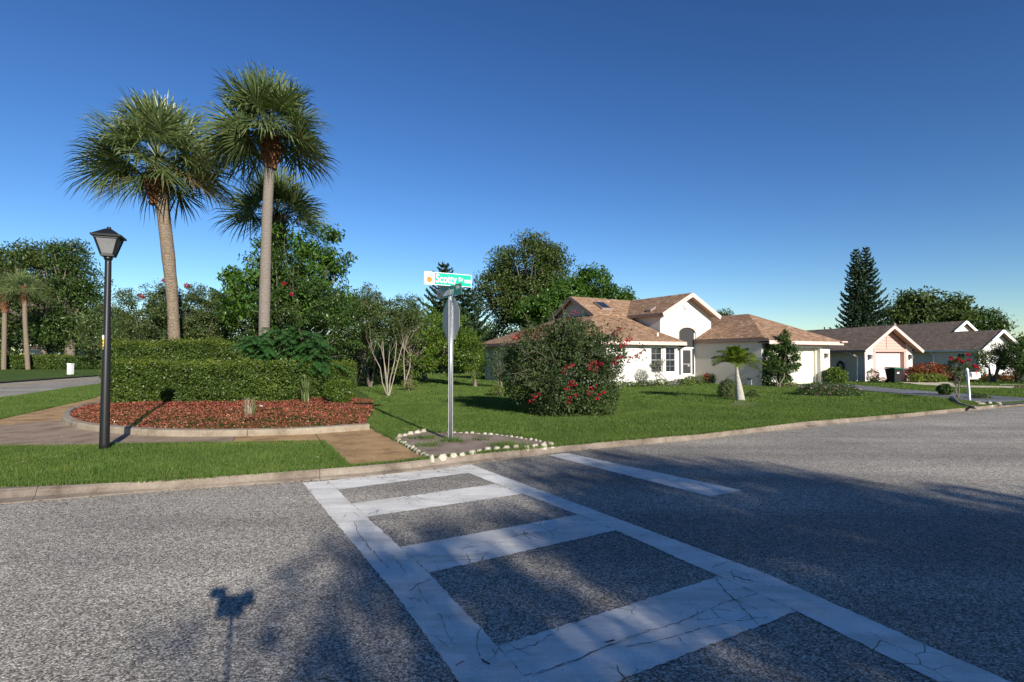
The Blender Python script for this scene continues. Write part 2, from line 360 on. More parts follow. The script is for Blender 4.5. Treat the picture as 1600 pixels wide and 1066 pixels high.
def inpoly(x, y, poly):
    poly = [(p[0], p[1]) for p in poly]; r = np.zeros(len(x), bool); j = len(poly) - 1
    for i in range(len(poly)):
        xi, yi = poly[i]; xj, yj = poly[j]
        c = ((yi > y) != (yj > y)) & (x < (xj - xi) * (y - yi) / (yj - yi + 1e-12) + xi); r ^= c; j = i
    return r

# ------------------------------------------------------------------ plants
def crown_points(ells, nclump, seed):
    r = np.random.default_rng(seed); out = []
    tot = sum(e[3] * e[4] * e[5] for e in ells) ** 1.0
    for (cx, cy, cz, rx, ry, rz) in ells:
        k = max(3, int(nclump * (rx * ry * rz) / tot)); d = nrm(r.normal(size=(k, 3)))
        rad = r.uniform(.35, 1, (k, 1)) ** .55
        p = d * rad * np.array([rx, ry, rz]) * r.uniform(.85, 1.08, (k, 1)); p += np.array([cx, cy, cz])
        out.append((p, d))
    return np.concatenate([o[0] for o in out]), np.concatenate([o[1] for o in out])
def tree(name, label, cat, base, ells, nclump, cr, nleaf, L, W, leaf, trunkmat='bark', tr=.2, fork=.4, ntrunk=1, seed=1,
         group=None, flowers=None, limb=.35, droop=.3, up=.6, lean=(0, 0), whites=False):
    base = Vector(base); root = empty(name, base, 0, label, cat, group)
    r = np.random.default_rng(seed); rl = random.Random(seed)
    P, D = crown_points(ells, nclump, seed)
    P = P - np.array(base)
    top = P[:, 2].max()
    mb = MB(); forks = []
    cxy = P[:, :2].mean(0)
    for t in range(ntrunk):
        a = 2 * math.pi * (t + rl.random() * .6) / ntrunk; sp = (0 if ntrunk == 1 else .28 + .1 * rl.random()) * fork * top
        f = Vector((cxy[0] * .5 + math.cos(a) * sp + lean[0], cxy[1] * .5 + math.sin(a) * sp + lean[1], fork * top * (.85 + .3 * rl.random())))
        b0 = Vector((math.cos(a), math.sin(a), 0)) * (tr * .7 if ntrunk > 1 else 0)
        pts = [b0 - Vector((0, 0, .05)), b0.lerp(f, .3) + Vector((rl.uniform(-.06, .06), rl.uniform(-.06, .06), 0)) * top * .3, b0.lerp(f, .65) + Vector((rl.uniform(-.06, .06), rl.uniform(-.06, .06), 0)) * top * .3, f]
        mb.tube(pts, [tr * 1.25, tr, tr * .85, tr * .65], 9, False); forks.append(f)
    nl = min(len(P), max(8, int(len(P) * limb)))
    for i in r.choice(len(P), nl, replace=False):
        p = Vector(P[i]); f = min(forks, key=lambda q: (q.xy - p.xy).length)
        m = f.lerp(p, .5) + Vector((rl.uniform(-.1, .1), rl.uniform(-.1, .1), -.08)) * (p - f).length
        if p.z < f.z: m.z = max(m.z, f.z - .3 * (f.z - p.z))
        r0 = tr * rl.uniform(.2, .42)
        mb.tube([f, m, p], [r0, r0 * .6, max(.006, r0 * .2)], 5, False)
    mb.build('trunk', trunkmat, root, True)
    n = len(P) * nleaf; idx = np.repeat(np.arange(len(P)), nleaf)
    cs = cr * r.uniform(.6, 1.35, len(P))[idx][:, None]
    off = nrm(r.normal(size=(n, 3))) * (r.uniform(0, 1, (n, 1)) ** .45) * cs * np.array([1, 1, .72])
    c = P[idx] + off; c = c[c[:, 2] > .04] if True else c
    outw = nrm(c - np.array([cxy[0], cxy[1], top * .5]))
    bigmesh('crown', leaves(c, L, W, outw * .7, up, droop), 4, leaf, root)
    if flowers:
        fm, nf, fr, fs, cnt = flowers
        for q in fs:
            k = cnt; qq = np.array(q) - np.array(base); o = nrm(r.normal(size=(k, 3))) * (r.uniform(0, 1, (k, 1)) ** .4) * fr * r.uniform(.6, 1.2)
            bigmesh('flower_cluster', leaves(qq + o * np.array([1, 1, .85]), nf, nf * .8, None, .3, .1), 4, fm, root)
    return root
def E(px, py, rx, rz, Y, dy=0, ry=None):           # an ellipsoid given by its outline in the photograph and its distance
    c = Q(px, py, Y + dy); s = (Y + dy) / FPX
    return (c.x, c.y, c.z, rx * s, (ry if ry else rx * s), rz * s)
def rect_bush(name, label, ells, n, L, W, leaf, seed, group=None, flower=None, stems=None, cat='shrub'):
    """a bush whose leaves crowd its outer shell"""
    r = np.random.default_rng(seed); b = ells[0]; base = np.array([b[0], b[1], .1]); root = empty(name, base, 0, label, cat, group)
    tot = sum(e[3] * e[5] for e in ells); allc = []; allo = []
    for e in ells:
        k = int(n * e[3] * e[5] / tot); d = nrm(r.normal(size=(k, 3)))
        ph = np.sin(d[:, 0] * 7 + e[0]) * np.sin(d[:, 1] * 6 + 1) * .09 + np.sin(d[:, 2] * 8 + e[1]) * .06 + np.sin(d[:, 0] * 17) * np.sin(d[:, 2] * 15 + 2) * .06
        rad = (1 + ph - np.abs(r.normal(0, .16, k)))[:, None]; lo = r.random(k) < .05; rad[lo] += r.uniform(0, .12, (lo.sum(), 1))
        c = d * rad * np.array(e[3:6]) + np.array(e[:3]); ok = c[:, 2] > .12
        allc.append(c[ok]); allo.append(d[ok])
    c = np.concatenate(allc) - base; o = np.concatenate(allo)
    bigmesh('foliage', leaves(c, L, W, o, .5, .2), 4, leaf, root)
    mb = MB()
    for _ in range(stems or 9):
        e = ells[r.integers(len(ells))]; d = nrm(r.normal(size=3)); d[2] = abs(d[2]); p = np.array(e[:3]) + d * np.array(e[3:6]) * .85 - base
        q = Vector((r.normal() * .08, r.normal() * .08, -.03)); mb.tube([q, q.lerp(Vector(p), .5) + Vector((0, 0, .08)), Vector(p)], [.022, .014, .006], 5, False)
    mb.build('stems', 'bark', root, True)
    if flower:
        fm, size, rad_, pts, cnt = flower
        for q in pts:
            o2 = nrm(r.normal(size=(cnt, 3))) * (r.uniform(0, 1, (cnt, 1)) ** .5) * rad_ * r.uniform(.55, 1.3) * np.array([1.2, 1, .8])
            bigmesh('flower_cluster', leaves(np.array(q) - base + o2, size, size * .8, None, .3, .1), 4, fm, root)
    return root
def pinnate(origin, az, el, length, nleaf, ll, lw, sag=.9, vee=.5, r=None):
    """a feather frond: leaflets on both sides of an arching rachis -> quads"""
    r = r or rng; t = np.linspace(.12, 1, nleaf); d = np.array([math.cos(az) * math.cos(el), math.sin(az) * math.cos(el), math.sin(el)])
    P = np.array(origin) + d * (t * length)[:, None]; P[:, 2] -= sag * length * t ** 2 * .6
    T = nrm(np.gradient(P, axis=0)); S = nrm(np.cross(T, [0, 0, 1])); N = np.cross(S, T); out = []
    for sgn in (-1, 1):
        lf = ll * np.sin(np.pi * np.clip(t * .85 + .12, 0, 1)) ** .6 * r.uniform(.85, 1.1, nleaf)
        dd = nrm(S * sgn + T * .55 + N * vee + r.normal(0, .08, (nleaf, 3))); mid = P + dd * (lf * .5)[:, None]; tip = P + dd * lf[:, None]; tip[:, 2] -= lf * .38
        w = T * lw / 2
        out.append(np.stack([P, mid + w, tip, mid - w], 1))
    # rachis as two crossed ribbons
    w = S * .014; a = np.stack([P[:-1] - w[:-1], P[:-1] + w[:-1], P[1:] + w[1:] * .8, P[1:] - w[1:] * .8], 1); w = N * .012
    b = np.stack([P[:-1] - w[:-1], P[:-1] + w[:-1], P[1:] + w[1:] * .8, P[1:] - w[1:] * .8], 1)
    return np.concatenate(out + [a, b])
def fan_frond(r, az, el, lp, lb, seg=44):
    """a sabal frond: curved stalk and a pleated, drooping fan"""
    d = np.array([math.cos(az) * math.cos(el), math.sin(az) * math.cos(el), math.sin(el)])
    t = np.linspace(0, 1, 6)[:, None]; P = d * lp * t; P[:, 2:] -= .16 * lp * t ** 2
    T = nrm(P[-1] - P[-2]); S = nrm(np.cross(T, [0, 0, 1.001])); N = np.cross(S, T); q = []
    for k in range(5):
        w = S * .022; q.append([P[k] - w, P[k] + w, P[k + 1] + w * .8, P[k + 1] - w * .8]); w = N * .015; q.append([P[k] - w, P[k] + w, P[k + 1] + w * .8, P[k + 1] - w * .8])
    ang = np.linspace(-2.05, 2.05, seg) + r.normal(0, .03, seg); c = P[-1]; ro = r.normal(0, .55); S, N = S * math.cos(ro) + N * math.sin(ro), N * math.cos(ro) - S * math.sin(ro)
    T0 = T; T = nrm(T - np.array([0, 0, .28 + .36 * r.random()]) * max(.15, 1 - abs(T[2]))); S = nrm(np.cross(T, nrm(np.cross(S, T)))); N = np.cross(S, T) * (1 if np.dot(np.cross(S, T), [0, 0, 1]) > 0 else -1)
    for a in ang:
        L = lb * (.80 + .28 * math.cos(a * .8)) * r.uniform(.86, 1.1); base = c + T * .16 * max(0, math.cos(a))
        dd = nrm(T * math.cos(a) + S * math.sin(a) + N * (.12 + .16 * abs(math.sin(a))) + r.normal(0, .05, 3)); sd = nrm(np.cross(dd, N)) * .024
        dr = .03 + .16 * r.random()
        m1 = base + dd * L * .45 - np.array([0, 0, L * .05]); m2 = base + dd * L * .8 - np.array([0, 0, L * (dr * .8)]); tip = base + dd * L * 1.0 - np.array([0, 0, L * (dr * 1.7 + .03)])
        q.append([base - sd * .3, base + sd * .3, m1 + sd, m1 - sd]); q.append([m1 - sd, m1 + sd, m2 + sd * .6, m2 - sd * .6]); q.append([m2 - sd * .6, m2 + sd * .6, tip + sd * .06, tip - sd * .06])
    return np.array(q)
def sabal(label, base, pts, radii, boots, ctr, nf, lp, lb, seed, trunkmat='palm_trunk', group=None, dry=2, elmin=-48, seg=44):
    r = np.random.default_rng(seed); base = Vector(base)
    root = empty('cabbage_palm', base, 0, label, 'palm tree', group)
    P = [Vector(p) - base for p in pts]
    # smooth the trunk line
    sm = []; rr = []
    for i in range(len(P) - 1):
        for k in range(6): sm.append(P[i].lerp(P[i + 1], k / 6)); rr.append(radii[i] + (radii[i + 1] - radii[i]) * k / 6 + r.uniform(-.008, .008))
    sm.append(P[-1]); rr.append(radii[-1])
    for _ in range(3): sm = [sm[0]] + [(sm[i - 1] + sm[i] * 2 + sm[i + 1]) / 4 for i in range(1, len(sm) - 1)] + [sm[-1]]
    MB().tube(sm, rr, 16, False).build('trunk', trunkmat, root, True)
    # old frond bases round the top of the trunk
    c = Vector(ctr) - base; z0, z1, br = boots; mb = MB(); n = 150
    for k in range(n):
        f = k / n; z = z0 + (z1 - z0) * f; a = k * 2.399; h = (z1 - z0) * .24
        p = Vector((c.x, c.y, z)); o = Vector((math.cos(a), math.sin(a), 0)); rad = br * (.75 + .25 * math.sin(f * 3.14))
        side = Vector((-math.sin(a), math.cos(a), 0)) * .055
        p0 = p + o * rad * .75; p1 = p + o * (rad * 1.25 + .09 * r.random()) + Vector((0, 0, h * r.uniform(.7, 1.3)))
        mb.add([p0 - side * 1.5, p0 + side * 1.5, p1 + side * .6, p1 - side * .6, p0 - side * 1.5 - o * .05, p0 + side * 1.5 - o * .05, p1 + side * .6 - o * .03, p1 - side * .6 - o * .03],
               [(0, 1, 2, 3), (4, 7, 6, 5), (0, 4, 5, 1), (1, 5, 6, 2), (2, 6, 7, 3), (3, 7, 4, 0)])
    mb.tube([(c.x, c.y, z0 - .05), (c.x, c.y, (z0 + z1) / 2), (c.x, c.y, z1 + .15)], [br * .8, br * .95, br * .5], 12)
    mb.build('boots', 'boot', root)
    for k in range(nf):
        f = (k + .5) / nf; el = R(86 - (86 - elmin) * f ** .92) + r.normal(0, .08); az = k * 2.399 + r.normal(0, .15)
        if k >= nf - dry: az = (3.3, -.1)[k % 2]; el = R(-20)
        q = fan_frond(r, az, el, lp * r.uniform(.85, 1.12), lb * r.uniform(.88, 1.1), seg); q = q + np.array(c)
        o = bigmesh('frond', q, 4, 'sabal_dry' if k >= nf - dry else 'sabal', root)
        if k >= nf - dry: o['label'] = 'dry yellow brown hanging frond'
    return root
def norfolk(label, base, H, rad, seed, group=None, layers=None, dens=1.0):
    r = np.random.default_rng(seed); root = empty('norfolk_pine', base, 0, label, 'pine tree', group)
    mb = MB().tube([(0, 0, -.1), (0, 0, H * .5), (0, 0, H)], [H * .014, H * .009, .02], 8, False); quads = []
    layers = layers or int(H / .42)
    for i in range(layers):
        f = i / layers; z = H * (.10 + .89 * f); L = rad * ((1 - f) ** .75) * r.uniform(.82, 1.12) * (1 if f > .12 else .7) + .12; nb = 6 if f < .85 else 5
        for b in range(nb):
            a = 2 * math.pi * (b + .5 * (i % 2)) / nb + r.normal(0, .12); Lb = L * r.uniform(.8, 1.1)
            k = max(5, int(Lb / .085 * dens)); t = np.linspace(.12, 1, k)
            P = np.stack([np.cos(a) * Lb * t, np.sin(a) * Lb * t, z - .10 * Lb * np.sin(t * 3.1) + .28 * Lb * t ** 3], 1)
            S = np.array([-math.sin(a), math.cos(a), 0])
            for rep in range(5):
                side = r.uniform(-1, 1, (k, 1)); c = P + S * side * (.2 * Lb * (1 - t * .55))[:, None] + np.stack([np.zeros(k), np.zeros(k), np.abs(side[:, 0]) * .07 * Lb + r.uniform(0, .1, k)], 1)
                quads.append(leaves(c, .36, .12, np.tile(np.array([math.cos(a) * .6, math.sin(a) * .6, .6]), (k, 1)), .3, -.3, .5))
            mb.tube([P[0], P[k // 2], P[-1]], [.03, .02, .008], 4, False)
    mb.build('trunk', 'bark', root, True); bigmesh('crown', np.concatenate(quads), 4, 'norfolk', root)
    return root

# ================================================================== THE SETTING
def sheet(name, pts, mat, kind='structure', parent=None, z=None):
    mb = MB(); mb.add([(p[0], p[1], (p[2] if z is None else z)) for p in pts], [tuple(range(len(pts)))])
    o = mb.build(name, mat, parent)
    if kind and parent is None: o['kind'] = kind
    for p in o.data.polygons:
        if p.normal.z < 0: o.data.flip_normals(); break
    return o
sheet('ground', [(-900, -900, -.06), (900, -900, -.06), (900, 900, -.06), (-900, 900, -.06)], 'lawn')
KB = [(0, 787.6), (210, 770), (469, 753), (600, 742.6), (735, 725), (855, 709), (960, 694), (1100, 684.5), (1287, 665.5), (1412, 650), (1500, 641), (1600, 631.5)]
KT = [(0, 762.5), (262, 752), (544, 730.6), (600, 726), (675, 717.5), (775, 707), (868, 698), (960, 689.5), (1100, 678), (1256, 659.5), (1412, 646.5), (1519, 636), (1600, 628.5)]
kb = [G(x, y, 0.0) for x, y in KB]; kt = [G(x, y, .1) for x, y in KT]
# outwards to the left: round the street corner and away along the other road
lr_near = G(0, 622, .1); lr_near2 = G(158, 599, .1); lr_dir = (lr_near2 - lr_near).normalized()
def corner(p, off):
    c = p[0] - V * 2.2; pts = []
    e = lr_near - lr_dir * 9.0 + Vector((-off, -off * .3, 0))
    for t in (1, .8, .6, .4, .2, 0): pts.append((c * (t * t) + (p[0] - V * 4.6) * 2 * t * (1 - t) + e * (1 - t) ** 2))
    return pts
kt_c = [Vector((p.x, p.y, .1)) for p in corner(kt, 0)]; kb_c = [Vector((p.x, p.y, 0)) for p in corner([Vector((kb[0].x, kb[0].y, 0))], .45)]
kt_far = [kt[-1] + V * k for k in (6, 14, 30, 80)]; kb_far = [kb[-1] + V * k for k in (6, 14, 30, 80)]
top = [kt_c[5 - i] for i in range(6)] + kt + kt_far
bot = [kb_c[5 - i] for i in range(6)] + kb + kb_far
near_end = Vector((top[0].x, top[0].y, .1)); lr_far = lr_near + lr_dir * 160
lawn_poly = top + [top[-1] + U * 260, lr_far + Vector((60, 60, 0)), lr_far, lr_near2, lr_near]
sheet('lawn', lawn_poly, 'lawn', z=.1)
lf1 = G(0, 597, .08); lf2 = G(158, 586, .08); lfd = (lf2 - lf1).normalized()
sheet('far_lawn', [lf1 - lfd * 60, lf2 + lfd * 140, lf2 + lfd * 140 + Vector((-250, 60, 0)), lf1 - lfd * 60 + Vector((-250, 0, 0))], 'lawn', z=.1)
sheet('far_road_kerb', [lf1 - lfd * 60, lf2 + lfd * 140, lf2 + lfd * 140 + Vector((.25, -.25, 0)), lf1 - lfd * 60 + Vector((.25, -.25, 0))], 'kerb', z=.085)
# the roads: one sheet under the street, the other one and their crossing
road_pts = [Vector((-220, -60, 0)), Vector((150, -60, 0)), Vector((150, 75, 0)), Vector((60, 75, 0)), Vector((-60, 200, 0)), Vector((-220, 200, 0))]
sheet('road', road_pts, 'asphalt', z=0.0)
south = [(-V * 60 - U * 4.2), (V * 160 - U * 4.2), (V * 160 - U * 90), (-V * 60 - U * 90)]
sheet('south_lawn', south, 'lawn', z=.1)
yl = [G(0, 603.5, 0), G(158, 590.2, 0)]; yd = (yl[1] - yl[0]).normalized(); yn = Vector((yd.y, -yd.x, 0)) * .07
for k in (-1, 1):
    a = yl[0] - yd * 20 + yn * 1.6 * k; b = yl[1] + yd * 60 + yn * 1.6 * k
    sheet('road_centre_line', [a - yn, b - yn, b + yn, a + yn], 'road_yellow', z=.004)
# street kerb in concrete lengths with open joints
kerb = empty('street_kerb', (0, 0, 0), 0, kind='structure')
def resample(pts, step):
    out = [pts[0]]; acc = 0; d = [0]
    for a, b in zip(pts, pts[1:]): d.append(d[-1] + (b - a).length)
    n = max(1, int(d[-1] / step)); res = []
    for k in range(n + 1):
        s = d[-1] * k / n; i = max(j for j in range(len(d)) if d[j] <= s + 1e-9); i = min(i, len(pts) - 2)
        res.append(pts[i].lerp(pts[i + 1], (s - d[i]) / max(1e-6, d[i + 1] - d[i])))
    return res
NK = 160
tt = resample(top[:-1], 1e9)
def at(pts, f):
    d = [0]
    for a, b in zip(pts, pts[1:]): d.append(d[-1] + (b - a).length)
    s = d[-1] * f; i = 0
    while i < len(pts) - 2 and d[i + 1] < s: i += 1
    return pts[i].lerp(pts[i + 1], (s - d[i]) / max(1e-6, d[i + 1] - d[i]))
tp = top[:-1]; bp = []
for p in tp:                                   # matching lower edge: nearest point on the gutter line
    best = None
    for a, b in zip(bot, bot[1:]):
        ab = (b - a).xy; t = max(0, min(1, (p.xy - a.xy).dot(ab) / ab.length_squared)); q = a.lerp(b, t); dd = (q.xy - p.xy).length
        if best is None or dd < best[0]: best = (dd, q)
    bp.append(best[1])
L_ = sum((b - a).length for a, b in zip(tp, tp[1:])); nseg = int(L_ / 3.0); g = .003 / 3.0
def along(pts, ref, f):
    d = [0]
    for a, b in zip(ref, ref[1:]): d.append(d[-1] + (b - a).length)
    s = d[-1] * f; i = 0
    while i < len(ref) - 2 and d[i + 1] < s: i += 1
    return pts[i].lerp(pts[i + 1], (s - d[i]) / max(1e-6, d[i + 1] - d[i]))
for k in range(nseg):
    mb = MB(); f0 = (k + g) / nseg; f1 = (k + 1 - g) / nseg; vs = []
    for f in [f0 + (f1 - f0) * q / 6 for q in range(7)]:
        a = along(tp, tp, f); b = along(bp, tp, f); a = Vector((a.x, a.y, 0)); b = Vector((b.x, b.y, 0)); out = (b - a)
        prof = [(a, -.05), (a, .112), (a + out * .28, .114), (a + out * .42, .092), (a + out * .62, .035), (a + out, .012), (a + out, -.05)]
        vs += [Vector((p.x, p.y, z)) for p, z in prof]
    n = 7; fs = [(i * n + j, i * n + j + 1, (i + 1) * n + j + 1, (i + 1) * n + j) for i in range(6) for j in range(n - 1)] + [tuple(range(n)), tuple(6 * n + j for j in range(n))]
    mb.add(vs, fs); mb.build('kerb_segment', 'kerb', kerb)

# sidewalk slabs
walk = empty('sidewalk', (0, 0, 0), 0, kind='structure')
def slab(px, mat, parent=walk, name='sidewalk_slab', z=.118, h=.06, world_pts=None):
    z = .110
    pts = world_pts or [G(x, y, z) for x, y in px]; c = sum(pts, Vector()) / len(pts)
    pts = [Vector((p.x, p.y, z)) + (c - p).normalized() * .012 for p in pts]
    return MB().prism(pts, (0, 0, -h)).build(name, mat, parent)
S1 = [(487, 670), (577, 667), (672, 718.3), (546, 730.3), (502, 691.5)]
S2 = [(376, 672), (487, 670), (502, 691.5), (360, 694)]
S3 = [(150, 661), (250, 668), (376, 672), (360, 694), (170, 696.5)]
S4 = [(-80, 698), (170, 696.5), (150, 661), (110, 655), (0, 664), (-80, 673)]
S5 = [(0, 664), (110, 655), (150, 636), (200, 612), (168, 612), (150, 622), (0, 655.6), (-80, 673)]
for s, m_ in ((S1, 'sidewalk'), (S2, 'sidewalk'), (S3, 'sidewalk_grey'), (S4, 'sidewalk_grey'), (S5, 'sidewalk')): slab(s, m_)
s5 = [G(200, 612, .118), G(168, 612, .118)]
slab(None, 'sidewalk', world_pts=[s5[1], s5[0], s5[0] + lr_dir * 25, s5[1] + lr_dir * 25])
WALKS = [[G(x, y, .1) for x, y in s] for s in (S1, S2, S3, S4, S5)]

# driveways
O1 = G(1190.7, 603.6, .1)                             # the near corner of the garage
def W1(a, b, z=0.): return Vector((O1.x, O1.y, 0)) + V * a + U * b + Vector((0, 0, z))
drive = [W1(.4, .3), W1(5.6, .3), W1(5.9, -9.0), W1(-.2, -8.6)]
dv = [G(1330, 601, .11), G(1400, 607.5, .11), G(1466, 612.5, .11), G(1620, 623, .11), G(1640, 626, .11), G(1568, 632.5, .11), G(1466, 621, .11), G(1345, 610.5, .11), W1(.5, -.2), W1(5.3, -.2)]
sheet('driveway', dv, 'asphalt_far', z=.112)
dv2 = [G(1405, 597.2, .11), G(1482, 597.2, .11), G(1500, 602.5, .11), G(1700, 606, .11), G(1700, 609, .11), G(1500, 605.5, .11), G(1440, 601.5, .11)]
sheet('neighbour_driveway', dv2, 'beige', z=.116)
sheet('garden_path', [G(1562, 602, .11), G(1700, 604, .11), G(1700, 602.6, .11), G(1562, 600.8, .11)], 'beige', z=.120)

# crosswalk paint
def pz(pts, z=.004): return [G(x, y, z) for x, y in pts]
cw = empty('crosswalk', (0, 0, 0), 0, kind='structure')
def ragged(pts, step=.03, amp=.007):
    out = []; r = random.Random(3)
    for a, b in zip(pts, pts[1:] + pts[:1]):
        n = max(1, int((b - a).length / step)); nn = Vector(((b - a).y, -(b - a).x, 0)).normalized()
        for k in range(n): out.append(a.lerp(b, k / n) + (nn * r.uniform(-amp, amp) if k else Vector()))
    return out
def stripe(name, px): return sheet(name, ragged(pz(px)), 'paint', None, cw, z=.004)
lrail_o = [(472.5, 754), (615, 925), (718, 1066), (900, 1290)]
lrail_i = [(511, 751.2), (527.5, 765), (549, 787), (572.5, 807.5), (625, 855), (670, 895), (777.5, 1010), (900, 1150)]
rrail_o = [(735, 725.5), (1200, 897.5), (1580, 1066), (1900, 1210)]
rrail_i = [(680, 733.6), (732.5, 739), (775, 756), (817.5, 771.5), (902.5, 804), (962.5, 828.5), (1122.5, 900), (1245, 955), (1460, 1062), (1800, 1230)]
stripe('rail_line', lrail_o + lrail_i[::-1])
stripe('rail_line', rrail_o + rrail_i[::-1][:-1] + [(690, 732.5)])
stripe('rung_line', [(511.5, 751), (688, 732.4), (732, 739), (528, 765)])
stripe('rung_line', [(549.5, 786.8), (774.5, 756.2), (817, 771.7), (573, 807.3)])
stripe('rung_line', [(625.5, 854.8), (902, 804.2), (962, 828.7), (670.6, 894.7)])
stripe('rung_line', [(778, 1009.8), (1122, 900.2), (1244.5, 955.2), (960, 1066), (905, 1090), (850, 1092)])
stripe('rung_line', [(1000, 1260), (1530, 1095), (1640, 1150), (1200, 1330)])
sheet('stop_line', ragged(pz([(855, 711), (887.5, 708.3), (1160, 766.3), (1110, 776)])), 'paint', z=.004)
# the long cracks in the paint, picked out one by one
crk = MB()
def crack(px, w=.006):
    P = [G(x, y, .0065) for x, y in px]; r = random.Random(len(px) * 7 + int(px[0][0])); Q2 = []
    for a, b in zip(P, P[1:]):
        n = max(2, int((b - a).length / .035))
        for k in range(n): Q2.append(a.lerp(b, k / n) + Vector((r.uniform(-1, 1), r.uniform(-1, 1), 0)) * .009)
    Q2.append(P[-1])
    for a, b in zip(Q2, Q2[1:]):
        nn = Vector(((b - a).y, -(b - a).x, 0)).normalized() * w * r.uniform(.08, .5)
        crk.add([a - nn, b - nn, b + nn, a + nn], [(0, 1, 2, 3)])
def zc(l): return [(400 + x / 2, 680 + y / 2) for x, y in l]
for l, w in (([(305, 270), (320, 305), (350, 345), (385, 385), (415, 415)], .007), ([(425, 375), (445, 400), (470, 430)], .004),
             ([(545, 450), (505, 465), (480, 488)], .008), ([(505, 465), (520, 500), (540, 530)], .004), ([(470, 545), (495, 538)], .005),
             ([(575, 560), (590, 600), (610, 640)], .004), ([(700, 600), (690, 640), (700, 690)], .006), ([(620, 720), (650, 705)], .012),
             ([(780, 680), (870, 655), (950, 605), (1010, 580)], .005), ([(840, 750), (960, 715), (1080, 668), (1180, 625), (1320, 585), (1440, 530), (1565, 495)], .006),
             ([(860, 755), (980, 712), (1110, 655), (1250, 605)], .004), ([(1160, 660), (1270, 640), (1390, 605), (1500, 580), (1600, 568)], .006),
             ([(1440, 450), (1480, 500), (1530, 550), (1570, 590)], .008), ([(1420, 415), (1475, 395)], .007), ([(1500, 515), (1570, 545)], .005),
             ([(640, 345), (760, 325), (900, 300), (1000, 285), (1085, 275)], .005), ([(500, 395), (600, 365), (700, 345)], .003), ([(540, 400), (700, 370), (820, 345)], .003),
             ([(1200, 315), (1255, 300)], .004), ([(1090, 645), (1120, 640)], .016), ([(700, 700), (730, 715)], .012), ([(1130, 720), (1150, 765)], .005),
             ([(1320, 630), (1345, 655)], .004), ([(820, 690), (845, 720)], .003), ([(560, 630), (600, 660)], .003), ([(1150, 130), (1180, 125)], .004)):
    crack(zc(l), w)
cr = crk.build('paint_cracks', 'crack', cw); cr['kind'] = 'stuff'

# ------------------------------------------------------------------ mulch bed with its kerb
BK = [(578, 671), (530, 674.5), (487, 678), (430, 680), (378, 681), (320, 682), (262, 681.5), (215, 679.5), (169, 675.5), (135, 671.5), (112, 667), (99, 661), (96, 655), (99, 649), (108, 643), (135, 636), (170, 629)]
bko = resample([G(x, y, .118) for x, y in BK], .25)
for _ in range(3): bko = [bko[0]] + [(bko[i - 1] + bko[i] * 2 + bko[i + 1]) / 4 for i in range(1, len(bko) - 1)] + [bko[-1]]
def offs(pts, w):
    o = []
    for i, p in enumerate(pts):
        d = (pts[min(i + 1, len(pts) - 1)] - pts[max(i - 1, 0)]).normalized(); o.append(p + Vector((d.y, -d.x, 0)) * w)
    return o
bki = offs(bko, .16)
bkerb = empty('flower_bed_kerb', (0, 0, 0), 0, kind='structure')
seg = 9
for s in range(0, len(bko) - 1, seg):
    a = bko[s:s + seg + 1]; b = bki[s:s + seg + 1]
    if len(a) < 2: break
    a = [p.copy() for p in a]; b = [p.copy() for p in b]
    for q in (a, b):
        q[0] = q[0].lerp(q[1], .03); q[-1] = q[-1].lerp(q[-2], .03)
    vs = []; h = .105
    for p, q in zip(a, b):
        for f, z in ((0, -.04), (0, h - .03), (.12, h), (.85, h + .01), (1, h - .02), (1, -.04)): w = p.lerp(q, f); vs.append((w.x, w.y, .118 + z))
    n = 6; fs = [(i * n + j, i * n + j + 1, (i + 1) * n + j + 1, (i + 1) * n + j) for i in range(len(a) - 1) for j in range(n - 1)] + [tuple(range(n)), tuple((len(a) - 1) * n + j for j in range(n))]
    MB().add(vs, fs).build('kerb_segment', 'kerb_pale', bkerb)
bed_poly = bki + [G(x, y, .118) for x, y in [(200, 612), (300, 600), (450, 596), (545, 600), (563, 611), (576, 619), (584, 632), (583, 645), (574, 660)]]
# remove the kerb end so that the bed meets it
bx = np.array([p.x for p in bed_poly]); by = np.array([p.y for p in bed_poly])
def edge_dist(x, y, poly):
    d = np.full(len(x), 1e9)
    for i in range(len(poly)):
        a = poly[i]; b = poly[(i + 1) % len(poly)]; ab = np.array([b.x - a.x, b.y - a.y]); l2 = (ab ** 2).sum() + 1e-9
        t = np.clip(((x - a.x) * ab[0] + (y - a.y) * ab[1]) / l2, 0, 1); d = np.minimum(d, np.hypot(x - a.x - t * ab[0], y - a.y - t * ab[1]))
    return d
def mound(x, y): 
    d = edge_dist(x, y, bed_poly); return .19 + .09 * np.clip(d / 1.4, 0, 1) + .012 * np.sin(x * 5.1) * np.sin(y * 4.3)
gx, gy = np.meshgrid(np.arange(bx.min(), bx.max(), .16), np.arange(by.min(), by.max(), .16)); sh = gx.shape
zz = mound(gx.ravel(), gy.ravel()); ins = inpoly(gx.ravel(), gy.ravel(), bed_poly); dd_ = edge_dist(gx.ravel(), gy.ravel(), bed_poly)
zz = np.where(ins, zz, .06); mb = MB(); ids = np.arange(len(zz)).reshape(sh); keep = ins | (dd_ < .2)
fs = [(ids[i, j], ids[i, j + 1], ids[i + 1, j + 1], ids[i + 1, j]) for i in range(sh[0] - 1) for j in range(sh[1] - 1)
      if ins[ids[i, j]] + ins[ids[i, j + 1]] + ins[ids[i + 1, j + 1]] + ins[ids[i + 1, j]] >= 3]
zz = np.where(ins, zz, np.minimum(.17, .19))
mb.add(list(zip(gx.ravel(), gy.ravel(), zz)), fs); mo = mb.build('mulch_bed', 'mulch_base', None, True); mo['kind'] = 'structure'
n = 200000; x = rng.uniform(bx.min(), bx.max(), n); y = rng.uniform(by.min(), by.max(), n)
